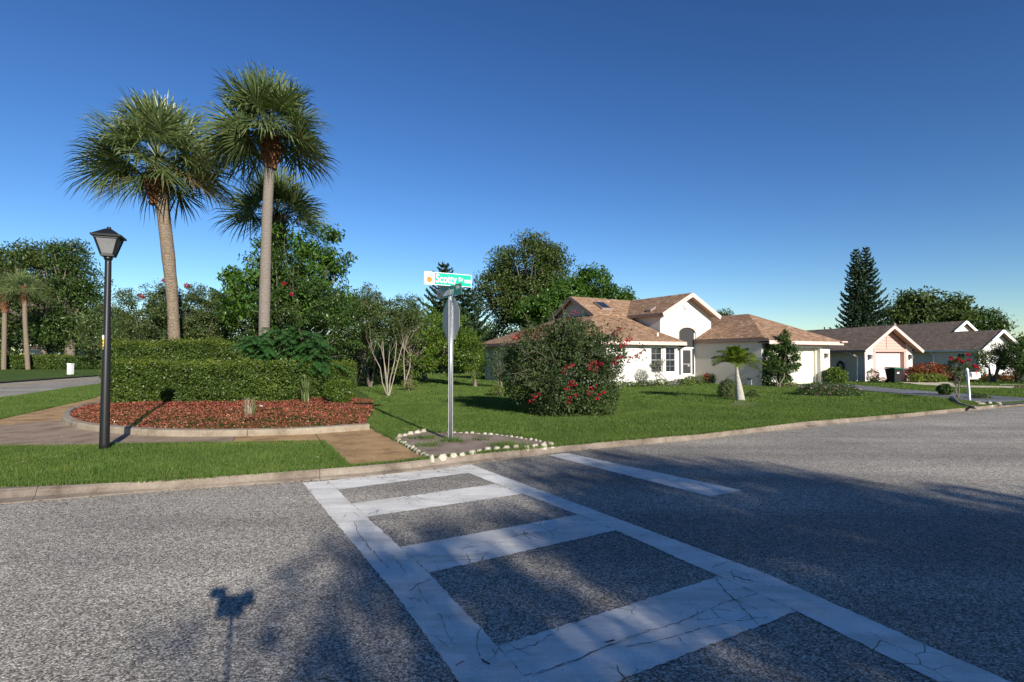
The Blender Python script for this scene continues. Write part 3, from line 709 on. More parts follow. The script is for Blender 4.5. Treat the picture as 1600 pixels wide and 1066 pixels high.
ok = inpoly(x, y, bed_poly) & (y < 17.5); x, y = x[ok][:60000], y[ok][:60000]; z = mound(x, y) + rng.uniform(-.004, .022, len(x))
chips = leaves(np.stack([x, y, z], 1), .075, .022, None, 2.2, 0, 1.0); chips[..., 2] = (chips[..., 2] - z[:, None]) * .45 + z[:, None]
ch = bigmesh('mulch_chips', chips, 4, 'mulch'); ch['kind'] = 'stuff'

# ------------------------------------------------------------------ bed of bare soil round the street sign, edged with stones
SB = [(622, 686), (640, 680), (662, 676.5), (700, 677), (740, 678.5), (776, 681), (808, 685), (835, 689.5), (862, 695), (850, 699), (822, 701), (772, 703), (720, 711), (676, 717)]
sbp = [G(x, y, .1) for x, y in SB]
sheet('sign_bed_soil', sbp, 'soil', z=.125)
edge = MB().prism([Vector((p.x, p.y, .124)) for p in sbp], (0, 0, -.08)); eo = edge.build('sign_bed_base', 'soil'); eo['kind'] = 'structure'
svar = []
for k in range(4):
    r = random.Random(k); vs = []; nu, nv = 10, 5
    for i in range(nv + 1):
        for j in range(nu):
            ph = math.pi / 2 * i / nv; th = 2 * math.pi * j / nu; rr = 1 + r.uniform(-.1, .1)
            vs.append((.085 * math.cos(th) * math.cos(ph) ** .6 * rr, .05 * math.sin(th) * math.cos(ph) ** .6 * rr, -.04 + .135 * math.sin(ph) * (rr if i < nv else 1)))
    fs = [(i * nu + j, i * nu + (j + 1) % nu, (i + 1) * nu + (j + 1) % nu, (i + 1) * nu + j) for i in range(nv) for j in range(nu)] + [tuple(nv * nu + j for j in range(nu))]
    mb = MB(); mb.add(vs, fs); o = mb.build('edging_stone', 'stone', None, True); svar.append(o.data); bpy.data.objects.remove(o)
rows = [(([(620, 688), (640, 700), (657, 710), (674, 717.5)]), 'small white edging stone in the row beside the concrete path', 1.0),
        (([(676, 717), (720, 712), (772, 703.5), (822, 701), (862, 697)]), 'pale edging stone in the front row along the street kerb', 1.0),
        (([(624, 684.5), (640, 680), (662, 676)]), 'pale stone in the short rear row left of the sign post', 1.15),
        (([(700, 677), (740, 678.5), (776, 680.5), (808, 685), (835, 690), (860, 694.5)]), 'low worn edging stone in the rear row against the lawn', .75)]
for path, lab, s in rows:
    pts = resample([G(px, py, .11) for px, py in path], .165 * s)
    for i, p in enumerate(pts):
        if i == 0 and lab.startswith('pale edging'): continue
        d = (pts[min(i + 1, len(pts) - 1)] - pts[max(i - 1, 0)]).normalized()
        o = link('edging_stone', svar[random.randrange(4)]); o.location = p + Vector((random.uniform(-.01, .01), random.uniform(-.01, .01), -.01)); o.rotation_euler = (random.uniform(-.1, .1), random.uniform(-.1, .1), math.atan2(d.y, d.x) + random.uniform(-.15, .15))
        o.scale = (s * random.uniform(.75, 1.0), s * random.uniform(.8, 1.15), s * random.uniform(.5, .85)); tag(o, lab, 'stone', 'edging stones round the street sign bed')

# ------------------------------------------------------------------ grass blades
def tri_blades(x, y, z, h, w):
    n = len(x); a = rng.uniform(0, 2 * np.pi, n); c = np.stack([x, y, z], 1); s = np.stack([np.cos(a), np.sin(a), np.zeros(n)], 1) * (w * rng.uniform(.7, 1.3, n))[:, None]
    b = rng.uniform(0, 2 * np.pi, n); l = rng.uniform(.1, .8, n) * h; hh = h * rng.uniform(.6, 1.2, n); tip = c + np.stack([np.cos(b) * l, np.sin(b) * l, hh], 1)
    return np.stack([c - s, c + s, tip], 1)
EXCL = WALKS + [bed_poly, bki + [bki[-1], bko[-1]] + bko[::-1], sbp, dv, dv2]
def grass_area(n, ymin, ymax, h, w, xmax_fac=1.02, keep=None):
    x = rng.uniform(-1, 1, n) ; y = np.sqrt(rng.uniform(ymin ** 2, ymax ** 2, n)); x = x * y * xmax_fac
    ok = inpoly(x, y, lawn_poly)
    for e in EXCL: ok &= ~inpoly(x, y, e)
    x, y = x[ok], y[ok]; z = np.full(len(x), .098); sc_ = 1 + .25 * np.sin(x * 1.3) * np.sin(y * 1.7 + 1)
    return tri_blades(x, y, z, h * sc_, w)
gb = np.concatenate([grass_area(420000, 5.2, 10.5, .052, .0038), grass_area(520000, 10.5, 17, .052, .0055), grass_area(330000, 17, 27, .055, .010), grass_area(130000, 27, 45, .06, .02)])
kx = []
for a, b in zip(tp, tp[1:]):
    n_ = int((b - a).length * 900) if a.y < 30 else 0; t = rng.random(n_); kx.append(np.stack([a.x + (b.x - a.x) * t, a.y + (b.y - a.y) * t], 1))
for w_ in ([G(x, y, .1) for x, y in ((502, 691.5), (546, 730.3))], [G(x, y, .1) for x, y in ((577, 667), (672, 718.3))], [G(x, y, .1) for x, y in ((170, 696.5), (360, 694), (502, 691.5))]):
    for a, b in zip(w_, w_[1:]):
        n_ = int((b - a).length * 700); t = rng.random(n_); kx.append(np.stack([a.x + (b.x - a.x) * t, a.y + (b.y - a.y) * t], 1))
kx = np.concatenate(kx); wob = .02 * np.sin(kx[:, 0] * 9) * np.sin(kx[:, 1] * 7); kx = kx + rng.normal(0, .022, kx.shape) + wob[:, None]
gb = np.concatenate([gb, tri_blades(kx[:, 0], kx[:, 1], np.full(len(kx), .108), .05, .004)])
ga = bigmesh('grass', gb, 3, 'grass'); ga['kind'] = 'stuff'
# fallen leaves in the gutter, on the walk and the grass
fl_ = []
for a, b in zip(bp, bp[1:]):
    n_ = int((b - a).length * 14) if 3 < a.y < 22 else 0; t = rng.random(n_); w_ = np.abs(rng.normal(0, .18, n_)); fl_.append(np.stack([a.x + (b.x - a.x) * t + .5 * w_, a.y + (b.y - a.y) * t - .85 * w_, np.full(n_, .012)], 1))
xx = rng.uniform(-9, 12, 420); yy = rng.uniform(6.5, 17, 420); ok = inpoly(xx, yy, lawn_poly); fl_.append(np.stack([xx[ok], yy[ok], np.full(ok.sum(), .150)], 1))
fl_ = np.concatenate(fl_); lv_ = leaves(fl_, .05, .028, None, 3.0, 0, 1.0); lv_[..., 2] = fl_[:, 2][:, None] + (lv_[..., 2] - fl_[:, 2][:, None]) * .3; lo_ = bigmesh('fallen_leaves', lv_, 4, 'dryplant'); lo_['kind'] = 'stuff'
# tufts in the sign bed, grass along the joints
tb = []
for (px, py, k, s) in ((705, 690, 260, .12), (795, 697, 420, .16), (665, 685, 200, .14), (670, 697, 160, .12), (750, 688, 60, .1), (690, 676, 90, .1)):
    p = G(px, py, .125); tb.append(tri_blades(p.x + rng.normal(0, s, k), p.y + rng.normal(0, s * .6, k), np.full(k, .124), np.full(k, .10), .004))
wd = bigmesh('weeds', np.concatenate(tb), 3, 'grass'); wd['kind'] = 'stuff'

# ================================================================== STREET FURNITURE
# lamp
lp = G(163, 703, .1); ly = lp.y
lamp = empty('street_lamp', lp, R(24), 'black street lamp post with four sided lantern standing on the grass strip', 'street lamp')
zt = lambda py: ZH(py, ly) - .1
mb = MB(); mb.tube([(0, 0, -.1), (0, 0, .1), (0, 0, zt(520)), (0, 0, zt(516)), (0, 0, zt(412)), (0, 0, zt(404))], [.070, .070, .056, .051, .045, .045], 20, True).build('post', 'black', lamp, True)
MB().tube([(0, 0, zt(406)), (0, 0, zt(404)), (0, 0, zt(402)), (0, 0, zt(399.5))], [.056, .062, .058, .045], 16).build('collar', 'black', lamp, True)
z0, z1, z2, z3 = zt(400), zt(373), zt(370), zt(358.5)
w0, w1, w2, w3 = .078, .155, .198, .045
def frustum(mb, wa, za, wb, zb): 
    vs = [(i * w, j * w, z) for w, z in ((wa, za), (wb, zb)) for i, j in ((-1, -1), (1, -1), (1, 1), (-1, 1))]
    return mb.add(vs, [(0, 1, 2, 3), (4, 5, 6, 7), (0, 1, 5, 4), (1, 2, 6, 5), (2, 3, 7, 6), (3, 0, 4, 7)])
frustum(MB(), w0 + .012, z0 - .012, w0 + .012, z0 + .012).build('lantern_base', 'black', lamp)
fr = MB()
for i, j in ((-1, -1), (1, -1), (1, 1), (-1, 1)): fr.obox((i * w0, j * w0, z0), (i * w1, j * w1, z1), .022, .022)
for k in range(4):
    c = [(-1, -1), (1, -1), (1, 1), (-1, 1)]; a, b = c[k], c[(k + 1) % 4]; fr.obox((a[0] * w1, a[1] * w1, z1), (b[0] * w1, b[1] * w1, z1), .024, .024)
    fr.obox((a[0] * w0, a[1] * w0, z0 + .02), (b[0] * w0, b[1] * w0, z0 + .02), .024, .024)
fr.build('lantern_frame', 'black', lamp)
for k in range(4):
    c = [(-1, -1), (1, -1), (1, 1), (-1, 1)]; a, b = c[k], c[(k + 1) % 4]; o = .94
    P = [Vector((a[0] * w0 * o, a[1] * w0 * o, z0 + .01)), Vector((b[0] * w0 * o, b[1] * w0 * o, z0 + .01)), Vector((b[0] * w1 * o, b[1] * w1 * o, z1)), Vector((a[0] * w1 * o, a[1] * w1 * o, z1))]
    n_ = (P[1] - P[0]).cross(P[3] - P[0]).normalized() * .004; MB().prism(P, n_).build('lantern_pane', 'lamp_glass', lamp)
rf = MB(); frustum(rf, w2, z1 + .012, w2 + .004, z2 + .012); frustum(rf, w2 - .01, z2 + .0125, w3, z3); rf.build('lantern_roof', 'black', lamp)
MB().tube([(0, 0, z3 - .01), (0, 0, z3 + .035)], [.03, .03], 14).build('finial', 'black', lamp)
st = MB()
zs0, zs1 = zt(556), zt(524); stick = empty
a0 = R(-120)
def arcstrip(r, a, b, z0, z1, n=6): 
    m = MB(); vs = []
    for i in range(n + 1):
        t = a + (b - a) * i / n; vs += [(r * math.cos(t), r * math.sin(t), z0), (r * math.cos(t), r * math.sin(t), z1)]
    return m.add(vs, [(2 * i, 2 * i + 2, 2 * i + 3, 2 * i + 1) for i in range(n)])
rs = .0575
so_ = arcstrip(rs, R(-150), R(-112), zs0, zs1).build('sticker', 'yellow', lamp)
MBt = arcstrip(rs + .001, R(-150), R(-112), zs1 - .06, zs1); MBt.build('sticker_end', 'sign_white', lamp)
for k in range(5):
    zc_ = zs0 + (zs1 - zs0 - .08) * (k + .5) / 5; arcstrip(rs + .001, R(-143), R(-120), zc_, zc_ + .022, 3).build('sticker_mark', 'black', lamp)

# street sign
sb = G(704, 688, .12); sy = sb.y
sign = empty('street_sign', sb, 0, 'green street name blades and back of a stop sign on grey steel post', 'street sign')
H_ = lambda py, Y=sy: ZH(py, Y) - sb.z
ps = MB(); hp = H_(464)
# U-channel post
ps.prism([(-.04, -.012, -.2), (-.026, -.012, -.2), (-.018, .018, -.2), (.018, .018, -.2), (.026, -.012, -.2), (.04, -.012, -.2), (.04, -.008, -.2), (.029, -.008, -.2), (.021, .024, -.2), (-.021, .024, -.2), (-.029, -.008, -.2), (-.04, -.008, -.2)], (0, 0, hp + .2))
ps.build('post', 'galv', sign)
MB().tube([(0, 0, 0), (0, 0, hp)], .017, 10).build('post_stiffener', 'galv', sign, True)
# stop sign: an octagon facing along the street, seen from behind
zc0 = (H_(465) + H_(530)) / 2 - .01; ro = .40
oc = empty('stop_sign_plate', (V * .05 + Vector((0, 0, zc0))), 0); oc.parent = sign
octp = [U * (ro * math.cos(R(22.5 + 45 * k))) + Vector((0, 0, ro * math.sin(R(22.5 + 45 * k)))) for k in range(8)]
bpy.data.objects.remove(oc)
c0 = V * .03 + U * .07 + Vector((0, 0, zc0))
MB().prism([c0 + p for p in octp], V * .004).build('stop_sign_plate', 'alu', sign)
fpl = MB().prism([c0 + V * .0045 + p * .97 for p in octp], V * .002).build('stop_sign_face', 'sign_red', sign); fpl['label'] = 'red face of the octagonal sign'
for dz in (-.22, .22): MB().tube([c0 + Vector((0, 0, dz)) - V * .012, c0 + Vector((0, 0, dz)) + V * .01], .012, 8).build('bolt', 'galv', sign)
def blade(name, cx, z0, z1, dirv, nrm_, L, mat, offset=0):
    c = Vector((0, 0, 0)) + dirv * cx; p = [c - dirv * L / 2 + Vector((0, 0, z0)), c + dirv * L / 2 + Vector((0, 0, z0)), c + dirv * L / 2 + Vector((0, 0, z1)), c - dirv * L / 2 + Vector((0, 0, z1))]
    o = MB().prism([q - nrm_ * .002 for q in p], nrm_ * .004).build(name, mat, sign); return o
def text(parent, s, size, at_, xd, nd, mat, sx=1.0, name='lettering', align='LEFT'):
    cu = bpy.data.curves.new('lettering', 'FONT'); cu.body = s; cu.size = size; cu.extrude = .0006; cu.align_x = align; cu.align_y = 'CENTER'; cu.offset = size * .012
    tmp = bpy.data.objects.new('tmp', cu); COL.objects.link(tmp); bpy.context.view_layer.update()
    me = bpy.data.meshes.new_from_object(tmp.evaluated_get(bpy.context.evaluated_depsgraph_get())); bpy.data.objects.remove(tmp)
    me.materials.clear(); me.materials.append(M[mat]); o = link(name, me, parent)
    yd = nd.cross(xd); mt = Matrix((xd * sx, yd, nd)).transposed().to_4x4(); mt.translation = Vector(at_); o.matrix_local = mt
    return o
UP = Vector((0, 0, 1))
A0, A1 = H_(447), H_(427.5)                                  # Scotty blade
bl = blade('name_blade', -.052, A0, A1, V, -U, .90, 'retro_green'); bl['label'] = 'bright green name blade reading Scotty'
nf = -U * .0035; zm = (A0 + A1) / 2; hh = A1 - A0
def brd(parent, cx, z0, z1, dirv, nd, L, mat, t=.009):
    mb = MB(); off = nd * .003; c = dirv * cx
    for (x0, x1, za, zb) in ((-L / 2, L / 2, z0, z0 + t), (-L / 2, L / 2, z1 - t, z1), (-L / 2, -L / 2 + t, z0 + t, z1 - t), (L / 2 - t, L / 2, z0 + t, z1 - t)):
        mb.prism([c + off + dirv * x0 + UP * za, c + off + dirv * x1 + UP * za, c + off + dirv * x1 + UP * zb, c + off + dirv * x0 + UP * zb], nd * .001)
    return mb.build('border', mat, parent)
brd(bl, -.052, A0, A1, V, -U, .90, 'sign_white')
lw = .19; p0 = V * (-.052 - .45)
MB().prism([p0 + nf + UP * (A0 + .001), p0 + V * lw + nf + UP * (A0 + .001), p0 + V * lw + nf + UP * (A1 - .001), p0 + nf + UP * (A1 - .001)], -U * .0015).build('emblem_field', 'sign_white', bl)
oc_ = p0 + V * lw * .5 + nf * 1.6 + UP * (zm - .022)
MB().prism([oc_ + V * (.052 * math.cos(R(k * 15))) + UP * (.052 * math.sin(R(k * 15))) for k in range(24)], -U * .001).build('orange_fruit', 'orange', bl)
lfm = MB()
for (dx, dz, w_, h_, an) in ((-.04, .062, .075, .02, 20), (.03, .075, .085, .022, -50), (.0, .085, .06, .018, 75)):
    c = oc_ + V * dx + UP * dz; ca, sa = math.cos(R(an)), math.sin(R(an)); ax = V * ca + UP * sa; ay = -V * sa + UP * ca
    lfm.prism([c - ax * w_ / 2, c - ay * h_ / 2, c + ax * w_ / 2, c + ay * h_ / 2], -U * .001)
lfm.build('fruit_leaves', 'sign_dark', bl)
text(bl, 'Scotty', .215, p0 + V * (lw + .02) + nf * 1.3 + UP * (zm), V, -U, 'sign_white', .72)
text(bl, 'Dr', .095, p0 + V * .645 + nf * 1.3 + UP * (zm + .015), V, -U, 'sign_white', .8)
text(bl, '10800', .085, p0 + V * .745 + nf * 1.3 + UP * (zm - .015), V, -U, 'sign_white', .68)
text(bl, 'Scotty  Dr', .2, V * (-.052) + U * .0035 + UP * zm, -V, U, 'sign_white', .78, align='CENTER')
B0, B1 = H_(463.5, sy), H_(446.3, sy)
XD, ND = -U, -V
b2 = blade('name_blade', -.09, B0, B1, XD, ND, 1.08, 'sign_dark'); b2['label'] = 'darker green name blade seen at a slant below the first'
brd(b2, -.09, B0, B1, XD, ND, 1.08, 'alu', .006); zm2 = (B0 + B1) / 2; p0 = XD * (-.09 - .54); nf = ND * .0035
MB().prism([p0 + nf + UP * (B0 + .007), p0 + XD * .17 + nf + UP * (B0 + .007), p0 + XD * .17 + nf + UP * (B1 - .007), p0 + nf + UP * (B1 - .007)], ND * .0015).build('emblem_field', 'alu', b2)
oc_ = p0 + XD * .09 + nf * 1.6 + UP * (zm2 - .02); MB().prism([oc_ + XD * (.045 * math.cos(R(k * 15))) + UP * (.045 * math.sin(R(k * 15))) for k in range(24)], ND * .001).build('orange_fruit', 'orange', b2)
text(b2, 'Huntersbury', .185, p0 + XD * .19 + nf * 1.3 + UP * (zm2 - .005), XD, ND, 'sign_white', .58)
text(b2, 'N', .09, p0 + XD * .85 + nf * 1.3 + UP * (zm2 + .03), XD, ND, 'sign_white', .8)
text(b2, '200', .06, p0 + XD * .92 + nf * 1.3 + UP * (zm2 + .03), XD, ND, 'sign_white', .7)
MB().box(-.016, .016, -.016, .016, B1 - .005, A0 + .01).build('blade_bracket', 'galv', sign); MB().box(-.018, .018, -.018, .018, hp - .06, B0 + .01).build('blade_bracket', 'galv', sign)

# the photographer's camera on its tripod (its shadow falls on the road)
tri = empty('camera_tripod', (0, -.16, 0), R(12), 'black camera on a tall thin pole stand at the edge of the road', 'tripod')
MB().box(-.075, .075, -.05, .02, 1.55, 1.66).build('camera_body', 'black', tri)
MB().tube([(0, .02, 1.585), (0, .07, 1.585)], .035, 14).build('lens', 'black', tri, True)
MB().box(-.13, -.03, -.03, .0, 1.662, 1.73).build('flash', 'black', tri); MB().box(.076, .14, -.03, .0, 1.60, 1.69).build('grip_arm', 'black', tri)
MB().tube([(0, 0, .3), (0, 0, 1.55)], .009, 8).build('column', 'black', tri, True)
for k in range(3):
    a = R(120 * k + 200); MB().tube([(0, 0, .55), (math.cos(a) * .3, math.sin(a) * .3, 0.002)], .009, 6).build('leg', 'black', tri, True)
exec_later = []

# ================================================================== HOUSES
def roof_plane(pts, mat, parent, name='roof_slope', th=.07):
    P = [Vector(p) for p in pts]; n = Vector((0, 0, 0))
    for i in range(len(P)): n += (P[i]).cross(P[(i + 1) % len(P)])
    n.normalize()
    if n.z < 0: P.reverse(); n = -n
    o = MB().prism(P, (0, 0, -th)).build(name, mat, parent)
    h = Vector((0, 0, 1)).cross(n).normalized(); v = n.cross(h)
    uv = o.data.uv_layers.new(name='UVMap'); co = np.array([x.co for x in o.data.vertices])
    li = np.zeros(len(o.data.loops), np.int32); o.data.loops.foreach_get('vertex_index', li)
    cu = co @ np.array(h); cv = co @ np.array(v); uv.data.foreach_set('uv', np.stack([cu[li] + 50, cv[li] + 50], 1).ravel().astype(np.float32))
    return o
def wall_x(mb, x0, x1, y0, y1, z0, z1, ops=()):
    xs = sorted({x0, x1, *[o[0] for o in ops], *[o[1] for o in ops]}); zs = sorted({z0, z1, *[o[2] for o in ops], *[o[3] for o in ops]})
    for i in range(len(xs) - 1):
        for j in range(len(zs) - 1):
            cx, cz = (xs[i] + xs[i + 1]) / 2, (zs[j] + zs[j + 1]) / 2
            if any(o[0] < cx < o[1] and o[2] < cz < o[3] for o in ops): continue
            mb.box(xs[i], xs[i + 1], y0, y1, zs[j], zs[j + 1])
    return mb
def window(parent, x0, x1, z0, z1, y, nx=2, nz=4, label=None):
    """sash window in the plane y, frame, glass, muntins"""
    f = MB(); t = .045
    f.box(x0, x1, y, y + .07, z0, z0 + t).box(x0, x1, y, y + .07, z1 - t, z1).box(x0, x0 + t, y, y + .07, z0 + t, z1 - t).box(x1 - t, x1, y, y + .07, z0 + t, z1 - t)
    w = f.build('window', 'trim_white', parent)
    if label: w['label'] = label
    MB().box(x0 + t, x1 - t, y + .045, y + .055, z0 + t, z1 - t).build('pane', 'glass', w)
    for i in range(1, nx): xx = x0 + (x1 - x0) * i / nx; MB().box(xx - .007, xx + .007, y + .03, y + .044, z0 + t, z1 - t).build('muntin', 'alu', w)
    for j in range(1, nz): zz_ = z0 + (z1 - z0) * j / nz; hh_ = .02 if j == nz // 2 else .007; MB().box(x0 + t, x1 - t, y + .028, y + .043, zz_ - hh_, zz_ + hh_).build('muntin', 'alu', w)
    return w
def wall_lamp(parent, x, y, z, s=1.0):
    b = MB().box(x - .05 * s, x + .05 * s, y - .03, y, z - .1 * s, z + .1 * s).build('wall_lamp', 'black', parent)
    MB().box(x - .055 * s, x + .055 * s, y - .15 * s, y - .032, z - .11 * s, z + .06 * s).build('lamp_body', 'lamp_glass', b)
    MB().prism([(x - .07 * s, y - .17 * s, z + .062 * s), (x + .07 * s, y - .17 * s, z + .062 * s), (x + .07 * s, y - .02, z + .062 * s), (x - .07 * s, y - .02, z + .062 * s)], (0, 0, .03)).build('lamp_cap', 'black', b)

# ---- the cream house
h1 = empty('house', (O1.x, O1.y, 0), R(30), 'cream stucco house with tan shingle roofs, tall front gable and arched screened entry', 'house')
SL = .48; gz = 2.37
rp = lambda pts, m='shingle', par=h1: roof_plane(pts, m, par)
# garage wing
wall_x(MB(), 0, 5.9, 0, .2, .02, 2.24, [(.55, 5.0, .02, 2.02)]).build('garage_front_wall', 'stucco', h1)
MB().box(0, .2, .2, 4.1, .02, 2.34).build('garage_side_wall', 'stucco', h1)
MB().box(5.7, 5.9, .2, 9, .02, 2.26).build('wall', 'stucco', h1); MB().box(1.3, 5.7, 8.8, 9, .02, 2.26).build('wall', 'stucco', h1)
gd = MB().box(.5, 5.05, .34, .36, .08, 2.08).build('garage_door', 'garage_door', h1); gd['label'] = 'cream garage door'
for k in range(4): MB().box(.55, 5.0, .31, .338, .11 + .485 * k, .11 + .485 * k + .478).build('door_panel', 'garage_door', gd)
MB().box(.43, .552, -.02, -.001, .1, 2.02).box(5.0, 5.12, -.02, -.001, .1, 2.02).box(.43, 5.12, -.02, -.001, 2.022, 2.12).build('door_trim', 'trim_white', h1)
MB().box(4.9, 5.0, .2, .3, .1, 2.02).box(.55, .65, .2, .3, .1, 2.02).build('door_jamb', 'garage_door', h1)
rp([(-.12, -.5, gz), (6.3, -.5, gz), (2.95, 2.85, gz + SL * 3.35), (-.12, -.22, gz + SL * .28)])
rp([(-.12, -.22, gz + SL * .28), (2.95, 2.85, gz + SL * 3.35), (2.95, 4.095, gz + SL * 3.35), (-.12, 4.095, gz + SL * .28)])
rp([(1.31, 4.1, gz + SL * 1.71), (2.95, 4.1, gz + SL * 3.35), (2.95, 9.4, gz + SL * 3.35), (1.31, 9.4, gz + SL * 1.71)])
rp([(6.3, -.5, gz), (6.3, 9.4, gz), (2.95, 9.4, gz + SL * 3.35), (2.95, 2.85, gz + SL * 3.35)])
MB().obox((-.14, -.515, gz - .11), (6.32, -.515, gz - .11), .03, .18).build('fascia', 'trim_pink', h1)
MB().obox((-.135, -.5, gz + .02), (-.135, 4.09, gz + .02), .025, .15).build('fascia', 'fascia_brown', h1)
MB().obox((6.315, -.5, gz - .11), (6.315, 9.4, gz - .11), .03, .18).build('fascia', 'trim_white', h1)
MB().obox((5.9, -.62, gz - .02), (6.45, -.62, gz - .02), .1, .07).build('gutter_end', 'trim_pink', h1)
MB().box(-.12, 6.3, -.5, -.001, gz - .15, gz - .12).box(-.12, -.002, 0, 4.09, gz - .08, gz - .05).box(5.902, 6.3, 0, 9.4, gz - .15, gz - .12).build('soffit', 'soffit', h1)
wall_lamp(h1, 5.42, 0, 1.62, 1.1)
# tall front gable with the arched entry
rz_, rc = 5.05, -.75
arc = [(-1.3 + 1.3 * (1 - math.cos(math.pi * k / 12)) / 2, 2.86 + .30 * math.sin(math.pi * k / 12)) for k in range(13)]
outl = [(-2.7, .02), (-1.3, .02)] + arc + [(0, .02), (1.3, .02), (1.3, rz_ - .1 - .53 * 2.05), (rc, rz_ - .1), (-2.7, rz_ - .1 - .53 * 1.95)]
MB().prism([(a, 4.1, z) for a, z in outl], (0, .2, 0)).build('front_gable_wall', 'white', h1)
tr_ = MB(); ar2 = [(-1.3, 2.2)] + arc + [(0, 2.2)]
for a, b in zip(ar2, ar2[1:]):
    c = Vector((-.65, 2.5)); pa, pb = Vector(a), Vector(b); oa = pa + (pa - c).normalized() * .09; ob = pb + (pb - c).normalized() * .09
    tr_.prism([(pa.x, 4.075, pa.y), (pb.x, 4.075, pb.y), (ob.x, 4.075, ob.y), (oa.x, 4.075, oa.y)], (0, .024, 0))
tr_.build('arch_trim', 'trim_pink', h1)
MB().tube([(rc, 4.03, 4.36), (rc, 4.098, 4.36)], .19, 20).build('round_gable_vent', 'trim_white', h1)
MB().tube([(rc, 4.00, 4.36), (rc, 4.029, 4.36)], .09, 16).build('vent_centre', 'trim_pink', h1)
MB().box(-2.7, -2.5, 4.3, 10.4, 1.9, rz_ - .1 - .53 * 1.95).build('side_gable_wall', 'white', h1)
rp([(-2.95, 3.6, 3.884), (rc, 3.6, rz_), (rc, 8.5, rz_), (-2.95, 6.4, 3.884)])
rp([(1.45, 3.6, 3.884), (rc, 3.6, rz_), (rc, 8.5, rz_), (1.45, 10.6, 3.884)])
rp([(-5.4, 6.4, 3.88), (-2.95, 6.4, 3.88), (rc, 8.5, rz_), (-5.4, 8.5, rz_)])
rp([(-5.4, 10.6, 3.88), (1.45, 10.6, 3.88), (rc, 8.5, rz_), (-5.4, 8.5, rz_)])
MB().obox((-3.0, 3.585, 3.75), (rc, 3.585, rz_ - .11), .03, .22, (0, 0, 1)).obox((1.5, 3.583, 3.75), (rc, 3.583, rz_ - .11), .03, .22).build('rake_board', 'trim_pink', h1)
MB().prism([(1.43, 3.6, 3.80), (rc, 3.6, rz_ - .085), (rc, 4.098, rz_ - .085), (1.43, 4.098, 3.80)], (0, 0, -.02)).prism([(-2.93, 3.6, 3.80), (rc, 3.6, rz_ - .085), (rc, 4.098, rz_ - .085), (-2.93, 4.098, 3.80)], (0, 0, -.02)).build('soffit', 'soffit', h1)
MB().obox((-2.965, 3.6, 3.79), (-2.965, 6.4, 3.79), .03, .15).build('fascia', 'fascia_brown', h1)
MB().box(-2.95, -2.702, 3.6, 6.5, 3.70, 3.72).build('soffit', 'soffit', h1)
# upper gable end on the left
MB().prism([(-5.1, 6.6, 3.2), (-5.1, 10.4, 3.2), (-5.1, 10.4, 3.84), (-5.1, 8.5, 4.94), (-5.1, 6.6, 3.84)], (.2, 0, 0)).build('left_gable_wall', 'stucco', h1)
MB().obox((-5.42, 6.35, 3.76), (-5.42, 8.5, rz_ - .1), .03, .2).obox((-5.42, 10.65, 3.76), (-5.42, 8.5, rz_ - .1), .03, .2).build('rake_board', 'fascia_brown', h1)
# low hipped roof
lz = lambda b: 2.32 + .4 * (b - 2.7)
rp([(-9, 2.7, 2.32), (-2.3, 2.7, 2.32), (-2.8, 4.095, lz(4.095)), (-2.701, 6.6, 3.88), (-5.2, 6.6, 3.88)])
rp([(-2.3, 2.7, 2.32), (-.68, 4.095, 2.32), (-2.8, 4.095, lz(4.095))])
rp([(-9, 2.7, 2.32), (-9, 13.5, 2.32), (-5.2, 9.6, 3.88), (-5.2, 6.6, 3.88)])
rp([(-9, 13.5, 2.32), (4, 13.5, 2.32), (4, 9.6, 3.88), (-5.2, 9.6, 3.88)])
MB().obox((-9.02, 2.685, 2.22), (-2.28, 2.685, 2.22), .03, .17).obox((-2.28, 2.685, 2.22), (-.70, 4.08, 2.22), .03, .17).build('fascia', 'trim_pink', h1)
MB().obox((-9.02, 2.7, 2.22), (-9.02, 13.5, 2.22), .03, .17).build('fascia', 'fascia_brown', h1)
MB().prism([(-9, 2.7, 2.16), (-2.3, 2.7, 2.16), (-.71, 4.09, 2.16), (-2.5, 4.09, 2.16), (-2.5, 3.1, 2.16), (-8.6, 3.1, 2.16), (-8.6, 13.5, 2.16), (-9, 13.5, 2.16)], (0, 0, .02)).build('soffit', 'white', h1)
MB().tube([(-3.6, 3.4, 2.6), (-3.6, 3.4, 2.78)], .045, 8).build('vent_pipe', 'trim_white', h1)
ops = [(-4.345, -3.55, .74, 2.03), (-3.33, -2.59, .74, 2.03)]
wall_x(MB(), -8.6, -2.5, 3.1, 3.3, .02, 2.159, ops).build('bay_wall', 'white', h1)
for o in ops: window(h1, o[0], o[1], o[2], o[3], 3.15)
MB().box(-2.7, -2.5, 3.3, 4.098, .02, 2.159).build('wall', 'white', h1); MB().box(-8.6, -8.4, 3.3, 13.1, .02, 2.159).build('side_wall', 'stucco', h1); MB().box(-8.4, 4, 12.9, 13.1, .02, 2.159).build('wall', 'stucco', h1)
MB().box(-4.42, -2.52, 3.04, 3.098, .64, .72).build('window_sill', 'trim_white', h1)
